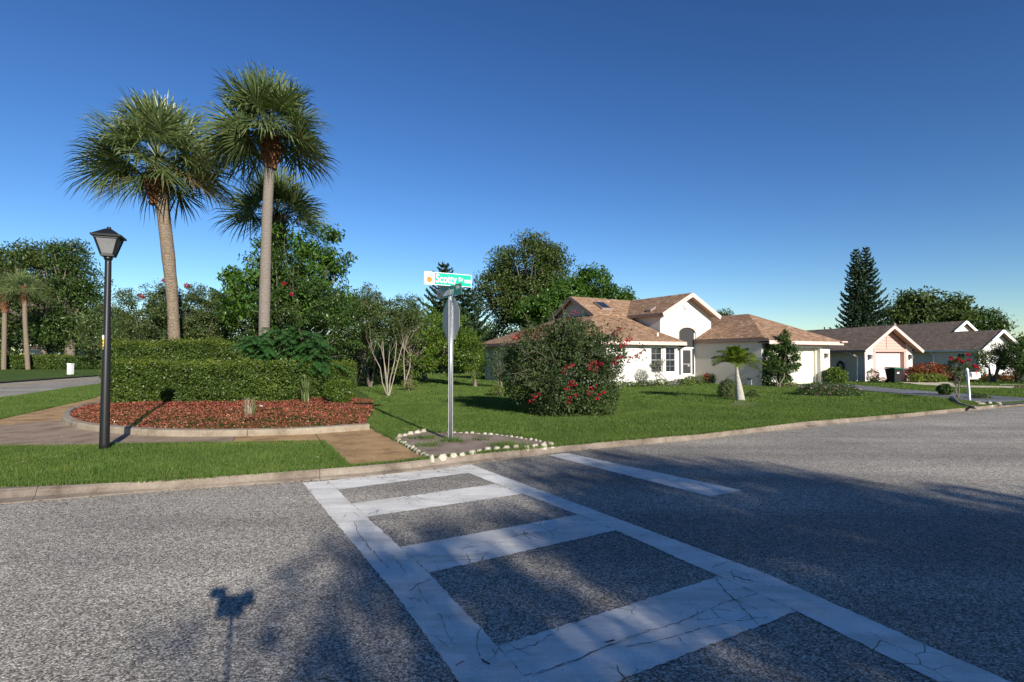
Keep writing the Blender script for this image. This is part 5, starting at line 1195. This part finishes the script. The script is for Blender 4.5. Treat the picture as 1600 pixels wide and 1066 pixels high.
for (px, yt, yb, lab, sd_) in ((8, 462, 552, 'small far cabbage palm at the left edge with orange boots', 34), (38, 452, 556, 'small far cabbage palm second from the left edge, slightly taller', 35)):
    pY = 58; Pq = palm_pts([(px + (6 if px > 20 else -2), 570), (px + (1 if px > 20 else -1), (yt + yb) / 2), (px, yt)], pY); Pq[0].z = .1; s_ = pY / FPX
    sabal(lab, Pq[0], Pq, [3.3 * s_, 3 * s_, 2.6 * s_], (ZH(yt + 26 if px < 20 else yt + 22, pY) - .1, ZH(yt, pY) - .1, 5 * s_ if px < 20 else 4 * s_), Pq[-1], 26, 1.2, 1.5, sd_, dry=0, elmin=-30, seg=26)
# bottle palm on the lawn
bpp = G(1157, 626, .1); bY = bpp.y; sB = bY / FPX
bt = empty('bottle_palm', bpp, 0, 'small palm with pale bottle shaped trunk standing on the lawn', 'palm tree')
zb = lambda py: ZH(py, bY) - .1
MB().tube([(0, 0, -.05), (0, 0, .02), (-.03, 0, zb(612)), (-.06, 0, zb(600)), (-.09, 0, zb(588)), (-.11, 0, zb(578)), (-.11, 0, zb(568))], [7 * sB, 6.8 * sB, 5.6 * sB, 4.4 * sB, 2.8 * sB, 2 * sB, 1.9 * sB], 18).build('trunk', 'bottle_trunk', bt, True)
r = np.random.default_rng(41)
for k in range(22):
    q = pinnate((-.11, 0, zb(572)), k * 2.399 + .4, R(88 - 66 * (k / 21)), r.uniform(.95, 1.25), 46, .36, .03, .8, .45, r); bigmesh('frond', q, 4, 'bottlepalm', bt)
rect_bush('shrub', 'low leafy shrub wrapped round the foot of the small lawn palm', [E(1137, 613, 15, 20, 19.3), E(1158, 628, 26, 8, 18.7), E(1176, 620, 10, 10, 19.6)], 5200, .06, .03, 'myrtle', 42)
sheet('palm_mulch_ring', [G(1135, 636, .12), G(1160, 640, .12), G(1183, 634, .12), G(1178, 628, .12), G(1150, 627, .12)], 'soil', z=.12)
# arching feather palm fronds behind the leaning palm
fp_ = Q(350, 470, 22); ar = empty('feather_palm', (fp_.x, fp_.y, .1), 0, 'feather palm with long arching dark fronds behind the hedge', 'palm tree'); r = np.random.default_rng(43)
MB().tube([(0, 0, -.1), (0, 0, fp_.z - .6)], [.12, .08], 8).build('trunk', 'bark', ar, True)
for k, (az, el, ln) in enumerate(((3.0, .85, 2.6), (2.6, 1.2, 2.4), (3.5, .45, 2.4), (.3, 1.0, 2.0), (1.6, 1.1, 2.2), (3.2, 1.35, 2.3), (-.3, .6, 2.0), (4.2, .8, 2.2), (5.2, .7, 2.0))):
    bigmesh('frond', pinnate((0, 0, fp_.z - .8), az, el, ln, 44, .42, .05, .75, .15, r), 4, 'fern', ar)

# ================================================================== SHRUBS AND TREES
bgp = [(870, 520, 14.0), (893, 492, 14.0), (975, 536, 13.2), (963, 518, 13.2), (925, 570, 12.3), (933, 573, 12.3), (963, 562, 12.4), (890, 602, 12.0), (892, 622, 12.0), (925, 608, 12.1), (937, 617, 12.3), (834, 620, 12.6), (803, 530, 13.4), (838, 519, 13.8), (808, 522, 13.7), (1000, 552, 13.2), (980, 533, 13.2), (986, 560, 12.9), (885, 575, 12.0)]
root = rect_bush('bougainvillea', 'large rounded bush with crimson flower clusters on the front lawn', [E(885, 585, 76, 62, 13.9), E(850, 548, 50, 42, 14.1), E(905, 540, 40, 40, 13.9), E(945, 555, 34, 34, 13.9), E(870, 620, 50, 36, 13.6), E(930, 614, 38, 40, 13.6), E(822, 590, 40, 40, 14.0), E(885, 525, 30, 28, 14), E(812, 560, 26, 24, 14.1)], 40000, .068, .038, 'bougain', 51, None,
                 ('red', .045, .065, [tuple(Q(p[0] + dx, p[1] + dy, p[2])) for p in bgp for dx, dy in ((0, 0), (7, -4), (-4, 6))], 15), 26)
# long loose shoots of the bougainvillea
mb = MB(); r = np.random.default_rng(52); lc = []; shoots_ = []
for _ in range(85):
    th = r.uniform(0, 6.28); fx = math.cos(th); fy = math.sin(th); x0 = 882 + 78 * fx * r.uniform(.3, .95); y0 = 578 - 70 * fy * r.uniform(.2, .95); l_ = r.uniform(14, 34); shoots_.append((x0, y0, x0 + fx * l_ + r.normal(0, 9), min(648, y0 - abs(fy) * l_ * .6 + r.normal(0, 9))))
for (x0, y0, x1, y1) in tuple(shoots_) + ((870, 530, 860, 478), (885, 520, 876, 470), (940, 530, 985, 520), (940, 570, 1005, 560), (950, 560, 1008, 545), (900, 520, 915, 492), (830, 540, 790, 520), (820, 550, 782, 540), (850, 530, 820, 508), (945, 545, 975, 508), (880, 530, 893, 490), (945, 590, 985, 600), (925, 540, 950, 505), (835, 600, 790, 585)):
    a = Q(x0, y0, 13.2); b = Q(x1, y1, 12.75 + r.uniform(-.4, .6)); m_ = a.lerp(b, .6) + Vector((0, 0, .12)); rel = root.location
    MB().tube([a - rel, m_ - rel, b - rel], [.008, .006, .003], 4).build('shoot', 'bark', root); t = r.random((34, 1)); P = np.array(a) * (1 - t) + np.array(b) * t + r.normal(0, .06, (34, 3)) + np.array([0, 0, .10]) * np.sin(t * 3.14); lc.append(P - np.array(rel))
bigmesh('shoot_leaves', leaves(np.concatenate(lc), .075, .04, None, .5, .2), 4, 'bougain', root)

# big-leaved green tree and its neighbours behind the palms
tree('mango_tree', 'dense bright green broad leaved tree behind the tallest palm', 'tree', GY(455, 21.5, .1), [E(470, 410, 68, 62, 21.5), E(420, 470, 80, 66, 21.0), E(505, 440, 48, 60, 21.2), E(480, 500, 78, 52, 20.8), E(520, 390, 30, 38, 21.3), E(385, 450, 40, 55, 21.4)], 260, .48, 62, .24, .07, 'mango', tr=.16, fork=.25, seed=61, droop=.9)
tree('undergrowth_tree', 'dark mixed shrubby tree filling the gap right of the tall palm trunk', 'tree', GY(500, 20.2, .1), [E(470, 480, 70, 40, 19.6), E(440, 430, 40, 50, 19.8), E(520, 490, 42, 45, 19.4), E(540, 520, 30, 45, 19.6), E(385, 490, 36, 40, 20.), E(395, 520, 40, 26, 19.8), E(450, 520, 50, 26, 19.8)], 190, .36, 70, .12, .045, 'dark', tr=.08, fork=.3, seed=62, flowers=('red', .05, .10, [tuple(Q(444, 443, 18.9)), tuple(Q(455, 460, 18.9))], 50))
for (px, py, rx, rz, Y, lab, fl, sd_) in ((222, 500, 42, 50, 20.6, 'crape myrtle with one orange red bloom just right of the lamp post', (222, 463, 20.0), 63), (258, 478, 22, 38, 21.4, 'thin crape myrtle with a red bloom touching the leaning palm trunk', (256, 438, 21.), 64),
                                          (300, 492, 26, 50, 20.8, 'airy crape myrtle with pinkish red bloom right of the leaning palm', (292, 446, 20.6), 65), (335, 500, 26, 48, 21.0, 'airy crape myrtle between the two palm trunks', None, 66)):
    tree('crape_myrtle', lab, 'tree', GY(px, Y, .1), [E(px, py, rx, rz, Y), E(px - rx * .3, py + 20, rx * .8, rz * .6, Y)], 150, .27, 62, .085, .042, 'myrtle', 'bark', .03, .35, 3, sd_, 'crape myrtles behind the hedges', ('red', .05, .12, [tuple(Q(*fl))], 80) if fl else None, .2)
tree('crape_myrtle', 'crape myrtle with pale forked bare stems at the edge of the mulch bed', 'tree', G(607, 619, .1), [E(598, 500, 52, 34, 21.2), E(570, 470, 26, 26, 21.2), E(628, 490, 30, 34, 21.2)], 190, .30, 80, .085, .042, 'myrtle', 'bark_pale', .019, .42, 6, 67, 'crape myrtles beside the lawn', None, .09)
tree('crape_myrtle', 'darker crape myrtle with grey trunks left of the pale stemmed one', 'tree', G(577, 606, .1), [E(560, 500, 40, 40, 24), E(545, 470, 20, 24, 24), E(585, 480, 22, 24, 24)], 150, .34, 80, .09, .045, 'dark', 'bark', .06, .4, 3, 68, 'crape myrtles beside the lawn', None, .12)
tree('bare_myrtle', 'slender bush with upright wispy shoots right of the pale stemmed tree', 'tree', GY(632, 25, .1), [E(632, 490, 22, 26, 25), E(640, 510, 30, 34, 25)], 70, .28, 60, .09, .04, 'myrtle', 'bark_pale', .03, .4, 2, 69, 'crape myrtles beside the lawn')
tree('citrus_tree', 'round citrus tree nearest the left side of the street sign', 'tree', GY(640, 26.5, .1), [E(640, 545, 50, 44, 26.5), E(655, 515, 42, 36, 26.5)], 120, .42, 76, .12, .055, 'citrus', tr=.12, fork=.3, seed=70, group='citrus trees in the side garden')
tree('citrus_tree', 'round citrus tree directly behind the street sign post', 'tree', GY(706, 28, .1), [E(700, 545, 46, 42, 28), E(705, 518, 36, 30, 28)], 110, .42, 76, .12, .055, 'citrus', tr=.12, fork=.3, seed=71, group='citrus trees in the side garden')
tree('citrus_tree', 'small bright citrus tree right of the street sign near the house', 'tree', GY(742, 26, .1), [E(742, 570, 22, 26, 26), E(735, 548, 26, 28, 27)], 70, .32, 70, .11, .05, 'citrus', tr=.09, fork=.3, seed=72, group='citrus trees in the side garden')
tree('garden_tree', 'mid green tree rising between the citrus trees and the sky', 'tree', GY(665, 33, .1), [E(665, 510, 38, 34, 33), E(640, 530, 50, 34, 33)], 110, .5, 64, .15, .06, 'citrus', tr=.14, fork=.35, seed=73)
tree('garden_tree', 'low dark tree closing the view under the citrus trees at left', 'tree', GY(560, 30, .1), [E(560, 560, 70, 40, 30), E(620, 570, 60, 26, 31), E(540, 520, 40, 40, 30)], 150, .55, 70, .16, .07, 'dark', tr=.14, fork=.3, seed=74)
tree('garden_tree', 'yellow green bushy tree behind the left corner of the cream house', 'tree', GY(775, 48, .1), [E(775, 525, 45, 28, 48), E(740, 545, 45, 32, 46), E(810, 508, 34, 22, 48)], 150, .8, 64, .24, .09, 'citrus', tr=.2, fork=.35, seed=75)
tree('garden_tree', 'far low green tree seen under the crowns at centre left', 'tree', GY(690, 55, .1), [E(690, 560, 90, 22, 55), E(620, 555, 60, 26, 52)], 130, .9, 60, .28, .12, 'dark', tr=.2, fork=.3, seed=76)
tree('garden_tree', 'dark evergreen tree behind the leaning palm and hedges', 'tree', GY(300, 34, .1), [E(270, 530, 80, 30, 34), E(340, 520, 50, 40, 34), E(400, 525, 55, 40, 34), E(440, 540, 60, 30, 33), E(200, 530, 50, 32, 36)], 260, .6, 66, .18, .08, 'dark', tr=.18, fork=.3, seed=77)
rect_bush('lawn_shrub', 'little pale green shrub on the lawn left of the bougainvillea', [E(780, 612, 17, 9, 20)], 900, .07, .03, 'yellowgreen', 78)
rect_bush('lawn_shrub', 'silvery green shrub at the left corner of the cream house', [E(782, 570, 18, 26, 25)], 1700, .09, .035, 'myrtle', 79)
rect_bush('lawn_shrub', 'thin low shrub at the foot of the citrus trees', [E(640, 600, 15, 8, 23)], 700, .07, .03, 'yellowgreen', 80)
# big trees behind the house
tree('oak_tree', 'very large dark oak rising behind the cream house', 'tree', GY(830, 46, .1), [E(825, 410, 60, 44, 46), E(780, 450, 42, 44, 46), E(865, 440, 34, 44, 46), E(835, 470, 70, 40, 46), E(760, 470, 20, 24, 46), E(850, 390, 26, 22, 46)], 380, .95, 105, .26, .11, 'oak', tr=.35, fork=.35, seed=81, limb=.2)
tree('mango_tree', 'round bright green tree between the oak and the front gable', 'tree', GY(925, 42, .1), [E(925, 450, 34, 32, 42), E(962, 468, 28, 26, 42), E(890, 470, 40, 34, 42), E(910, 490, 60, 24, 42), E(930, 432, 14, 14, 42)], 300, .75, 90, .28, .11, 'mango', tr=.3, fork=.3, seed=82, droop=.7, limb=.1)
tree('mango_tree', 'green tree filling the space in front of the oak above the low roof', 'tree', GY(850, 40, .1), [E(850, 490, 45, 30, 40), E(870, 470, 26, 26, 40)], 120, .7, 62, .26, .10, 'mango', tr=.25, fork=.3, seed=83, droop=.7)
tree('small_tree', 'top of a green tree just showing behind the front gable', 'tree', GY(1130, 50, .1), [E(1130, 498, 14, 12, 50)], 30, .6, 60, .22, .09, 'dark', tr=.15, fork=.6, seed=84)
norfolk('narrow dark pine whose tip shows above the street sign', GY(694, 46, .1), ZH(408, 46) - .1, 3.3, 85)
nf_ = norfolk('dark pine behind the right end of the street name blade', GY(730, 44, .1), ZH(440, 44) - .1, 3.0, 86)
norfolk('left one of two tall dark pines joined at the foot behind the roofs', GY(1340, 70, .1), ZH(386, 70) - .1, 2.9, 87, 'twin pines behind the houses', 38, 1.0)
norfolk('right one of two tall dark pines joined at the foot behind the roofs', GY(1356, 70, .1), ZH(383, 70) - .1, 3.1, 88, 'twin pines behind the houses', 38, 1.0)
tree('magnolia_tree', 'wide dark magnolia behind the roof of the right white house', 'tree', GY(1440, 74, .1), [E(1430, 480, 34, 26, 74), E(1480, 482, 30, 22, 74), E(1395, 495, 24, 12, 74), E(1445, 466, 20, 14, 74), E(1450, 500, 60, 20, 74)], 280, 1.2, 46, .5, .24, 'oak', tr=.45, fork=.35, seed=89)
tree('magnolia_tree', 'smaller dark tree at right above the white gables', 'tree', GY(1540, 74, .1), [E(1540, 503, 26, 20, 74), E(1558, 512, 14, 14, 74), E(1520, 500, 18, 16, 74)], 90, 1.2, 50, .4, .18, 'dark', tr=.3, fork=.4, seed=90)
# oaks across the left road
tree('oak_tree', 'big spreading oak at the left edge beyond the road', 'tree', GY(78, 66, .1), [E(60, 430, 66, 44, 66), E(105, 395, 28, 24, 66), E(20, 410, 50, 34, 66), E(30, 490, 60, 40, 67), E(90, 480, 40, 50, 67)], 300, 1.5, 80, .40, .16, 'oak', tr=.65, fork=.45, seed=91)
tree('oak_tree', 'second dark oak just left of the lamp post beyond the road', 'tree', GY(108, 64, .1), [E(120, 440, 32, 40, 64), E(125, 480, 34, 44, 64), E(95, 520, 50, 30, 65), E(105, 400, 26, 26, 64)], 220, 1.3, 75, .38, .16, 'dark', tr=.55, fork=.4, seed=92)
tree('far_tree', 'green tree behind the lamp post beyond the road', 'tree', GY(170, 56, .1), [E(165, 510, 36, 38, 56), E(200, 520, 40, 36, 56), E(150, 530, 26, 30, 58)], 150, 1.1, 62, .32, .13, 'myrtle', tr=.25, fork=.4, seed=93)
tree('far_tree', 'low tree with reddish tint right of the far house', 'tree', GY(235, 60, .1), [E(235, 520, 50, 36, 60), E(300, 525, 60, 34, 60)], 150, 1.2, 60, .34, .14, 'dark', tr=.25, fork=.35, seed=94)
tree('far_tree', 'dark tree filling the background at the far left edge', 'tree', GY(0, 78, .1), [E(-20, 480, 60, 70, 78), E(40, 500, 60, 50, 78), E(120, 520, 70, 30, 82)], 260, 1.8, 60, .5, .22, 'dark', tr=.5, fork=.35, seed=95)
for i, (px, Y, sd_) in enumerate(((-60, 110, 1), (400, 120, 2), (520, 110, 3), (640, 115, 4), (745, 120, 5), (1000, 120, 6), (1180, 125, 7), (1290, 120, 8), (1600, 110, 9), (1700, 100, 10))):
    hpx = 26 if i not in (6, 7, 5) else 10
    labs = ['beyond the left edge of the left road', 'behind the tallest palm', 'behind the pale stemmed myrtle', 'behind the citrus trees', 'behind the left corner of the cream house', 'behind the front gable', 'behind the garage roof', 'between the garage and the twin pines', 'beyond the right edge of the street', 'beyond the right end of the street']
    tree('distant_tree', 'distant dark tree ' + labs[i], 'tree', GY(px, Y, .1), [E(px, 550, 60, hpx, Y), E(px + 40, 552, 50, hpx * .8, Y), E(px - 40, 552, 50, hpx * .8, Y)], 130, 2.2, 46, .75, .35, 'dark' if i % 2 else 'oak', tr=.4, fork=.4, seed=100 + sd_, group='distant trees along the horizon')

# plants at the cream house
def LP(a, b): p = W1(a, b); return Vector((p.x, p.y, .1))
tree('potted_tree', 'small feathery olive green tree before the bay windows', 'tree', LP(-3.7, 2.3), [E(1020, 573, 17, 14, 27.3)], 40, .2, 60, .08, .025, 'silver', 'bark_pale', .03, .35, 2, 111)
rect_bush('silver_bush', 'silvery grey bush against the white wall beside the bougainvillea', [E(1000, 588, 13, 11, 26.6)], 1300, .07, .03, 'silver', 112)
r = np.random.default_rng(113)
lowp = [(-7.6, 0.24, 'dark'), (-6.9, .26, 'citrus'), (-6.2, .22, 'hedge'), (-5.5, .25, 'dark'), (-4.9, .26, 'hedge'), (-4.3, .3, 'citrus'), (-3.6, .2, 'silver'), (-3.0, .28, 'hedge'), (-2.4, .3, 'citrus'), (-1.8, .22, 'dark'), (-1.2, .36, 'hedge'), (-.6, .38, 'citrus'), (-.1, .2, 'dark')]
names_ = ['at the far left end of the house front bed', 'second from the left in the house front bed', 'left of the silvery grey bush', 'just behind the silvery grey bush', 'between the silvery bush and the olive tree', 'at the foot of the olive green tree', 'pale tuft under the left bay window', 'under the gap between the bay windows', 'under the right bay window', 'at the corner of the bay wall', 'in front of the left side of the entry', 'in front of the screen door, the tallest of the row', 'last low plant beside the garage wall']
for (a, h_, mt), nm in zip(lowp, names_):
    p = LP(a, 2.5 if a < -2.2 else 3.4); rect_bush('border_plant', 'low border plant ' + nm if not nm.startswith(('pale', 'last')) else nm + ' of the house border' if nm.startswith('pale') else nm, [(p.x, p.y, .1 + h_ * .5, .36, .3, h_ * .75)], 420, .09, .035, mt, 200 + int(a * -10), 'border plants along the house front')
tree('bushy_tree', 'dark layered shrubby tree at the corner of the garage', 'tree', G(1217, 605.5, .1), [E(1217, 560, 24, 34, 26.4), E(1210, 585, 20, 24, 26.4), E(1222, 535, 18, 16, 26.4), E(1232, 560, 18, 20, 26.4)], 150, .26, 85, .13, .055, 'dark', 'bark', .04, .25, 3, 114, limb=.3)
rect_bush('ground_shrub', 'small light green shrub at the foot of the garage tree', [E(1232, 602, 14, 6, 26)], 600, .08, .035, 'yellowgreen', 115)
rect_bush('round_shrub', 'round glossy bright green shrub at the right corner of the garage', [E(1305, 588, 16, 15, 28.6)], 1900, .12, .06, 'citrus', 116)
rect_bush('flowering_shrub', 'low wide shrub with small pink flowers on the lawn before the garage', [E(1272, 613, 27, 13, 20.3), E(1318, 614, 27, 12, 20.2), E(1295, 611, 40, 14, 20.4)], 10000, .055, .025, 'dark', 117, None, ('pink', .035, .05, [tuple(Q(1250 + 96 * ((k * 37) % 50) / 50, 603 + 18 * ((k * 17) % 13) / 13, 19.7)) for k in range(34)], 9))
# plants round the mailbox and at the pink house
tree('crape_myrtle', 'young crape myrtle with bright red blooms beside the mailbox', 'tree', G(1497, 621, .1), [E(1494, 580, 14, 20, 19.6), E(1500, 570, 12, 14, 19.6), E(1500, 598, 10, 10, 19.6)], 50, .13, 40, .07, .028, 'myrtle', 'bark', .022, .3, 2, 118, None, ('red', .045, .085, [tuple(Q(1512, 554, 19.4)), tuple(Q(1514, 563, 19.4)), tuple(Q(1486, 560, 19.4)), tuple(Q(1497, 562, 19.4)), tuple(Q(1503, 565, 19.4)), tuple(Q(1522, 571, 19.4)), tuple(Q(1526, 573, 19.4))], 60), .8)
rect_bush('mailbox_shrub', 'dark green shrub left of the young red flowering tree', [E(1476, 609, 10, 9, 20.5)], 900, .10, .045, 'dark', 119)
rect_bush('mailbox_shrub', 'fine leaved low plant at the foot of the mailbox post', [E(1532, 622, 14, 7, 19.0)], 1200, .07, .02, 'hedge', 120)
rect_bush('croton_hedge', 'mixed red and yellow leaved shrubs right of the pink garage', [E(1450, 580, 26, 13, 31), E(1432, 584, 14, 10, 31), E(1470, 582, 16, 12, 31.5)], 4200, .11, .05, 'croton', 121)
rect_bush('croton_hedge', 'yellow green shrub at the front of the red leaved shrubs', [E(1452, 590, 22, 8, 30.2), E(1432, 591, 10, 8, 30)], 2000, .11, .05, 'yellowgreen', 122)
rect_bush('croton_hedge', 'dark red low shrubs behind the mailbox', [E(1495, 592, 24, 8, 32)], 1500, .11, .05, 'croton', 123)
rect_bush('wall_shrub', 'pointed green shrub at the left pillar of the pink garage', [E(1364, 588, 9, 12, 30.2), E(1375, 594, 14, 5, 30)], 1200, .08, .04, 'hedge', 124)
rect_bush('flower_bush', 'dark bush with red flowers behind the mailbox', [E(1524, 580, 13, 10, 34)], 900, .1, .05, 'dark', 125, None, ('red', .07, .12, [tuple(Q(1522, 572, 33.4)), tuple(Q(1530, 576, 33.4))], 40))
tree('yard_tree', 'spreading small tree before the white house at right', 'tree', G(1552, 598, .1), [E(1550, 560, 26, 13, 30), E(1575, 545, 28, 14, 30), E(1535, 552, 16, 10, 30)], 90, .32, 44, .12, .05, 'myrtle', 'bark', .07, .4, 3, 126, limb=.7)
tree('yard_tree', 'denser dark tree at the right edge before the white house', 'tree', G(1590, 599, .1), [E(1592, 560, 24, 24, 29), E(1600, 580, 20, 20, 29), E(1612, 545, 24, 18, 29)], 130, .3, 60, .12, .05, 'dark', 'bark', .09, .35, 2, 127, limb=.6)
rect_bush('yard_shrub', 'orange tinted low shrub under the right edge tree', [E(1578, 588, 14, 8, 31), E(1545, 590, 10, 6, 32)], 1300, .1, .05, 'croton', 128)
rect_bush('yard_shrub', 'low purple red shrub by the path at the right edge', [E(1595, 609, 14, 5, 25)], 700, .08, .035, 'croton', 129)

# ================================================================== TREES ACROSS THE STREET, BEHIND THE CAMERA (their shade falls on the road)
def shade_pt(s, p, h):       # where something h high must stand so that its shadow lands s metres out and p metres aside
    D = 2.54 * h - s; return (-D * -.443 + p * .896, -D * .896 + p * .443)
def shade_tree(name, label, specs, trunk_sp, nclump, cr, nleaf, seed, **kw):
    ells = []
    for (s, p, h, rx, rz) in specs:
        x, y = shade_pt(s, p, h); ells.append((x, y, h, rx, rx, rz))
    bx_, by_ = shade_pt(*trunk_sp); tree(name, label, 'tree', (bx_, by_, .1), ells, nclump, cr, nleaf, .16, .075, 'oak', tr=.3, fork=.4, seed=seed, **kw)
shade_tree('shade_oak', 'large oak across the street behind the camera', [(2.2, 4.2, 6.5, 3.0, 1.3), (0.3, 1.6, 5.5, 1.9, 1.1), (4.6, 4.9, 7.5, 1.9, 1.0), (-1, 5.5, 5.5, 3.5, 1.4), (-.3, 7.8, 5.8, 2.2, .8), (2.7, 1.0, 6, 1.3, .75), (1.0, .6, 5, 1.1, .6), (3.6, 2.7, 6.6, 1.1, .6)], (0, 4.3, 6), 440, .60, 110, 131, limb=.2)
shade_tree('shade_oak', 'second oak across the street behind the camera, further right', [(-4.2, 10.5, 6, 3.0, 1.3), (-5.5, 13, 6, 3.5, 1.8), (-3, 8, 5, 2.5, 1.5)], (-2, 11, 6), 260, .62, 110, 132, limb=.25)
x_, y_ = shade_pt(-.3, 7.8, 6.2)
r = np.random.default_rng(133); cpm = empty('feather_palm', (x_, y_, .1), 0, 'tall feather palm across the street behind the camera', 'palm tree')
MB().tube([(0, 0, -.1), (0, 0, 6.1)], [.18, .12], 10).build('trunk', 'palm_trunk', cpm, True)
for k in range(14): bigmesh('frond', pinnate((0, 0, 6.1), k * 2.399, R(75 - 80 * k / 14), r.uniform(2.2, 2.8), 50, .6, .05, .8, .1, r), 4, 'fern', cpm)
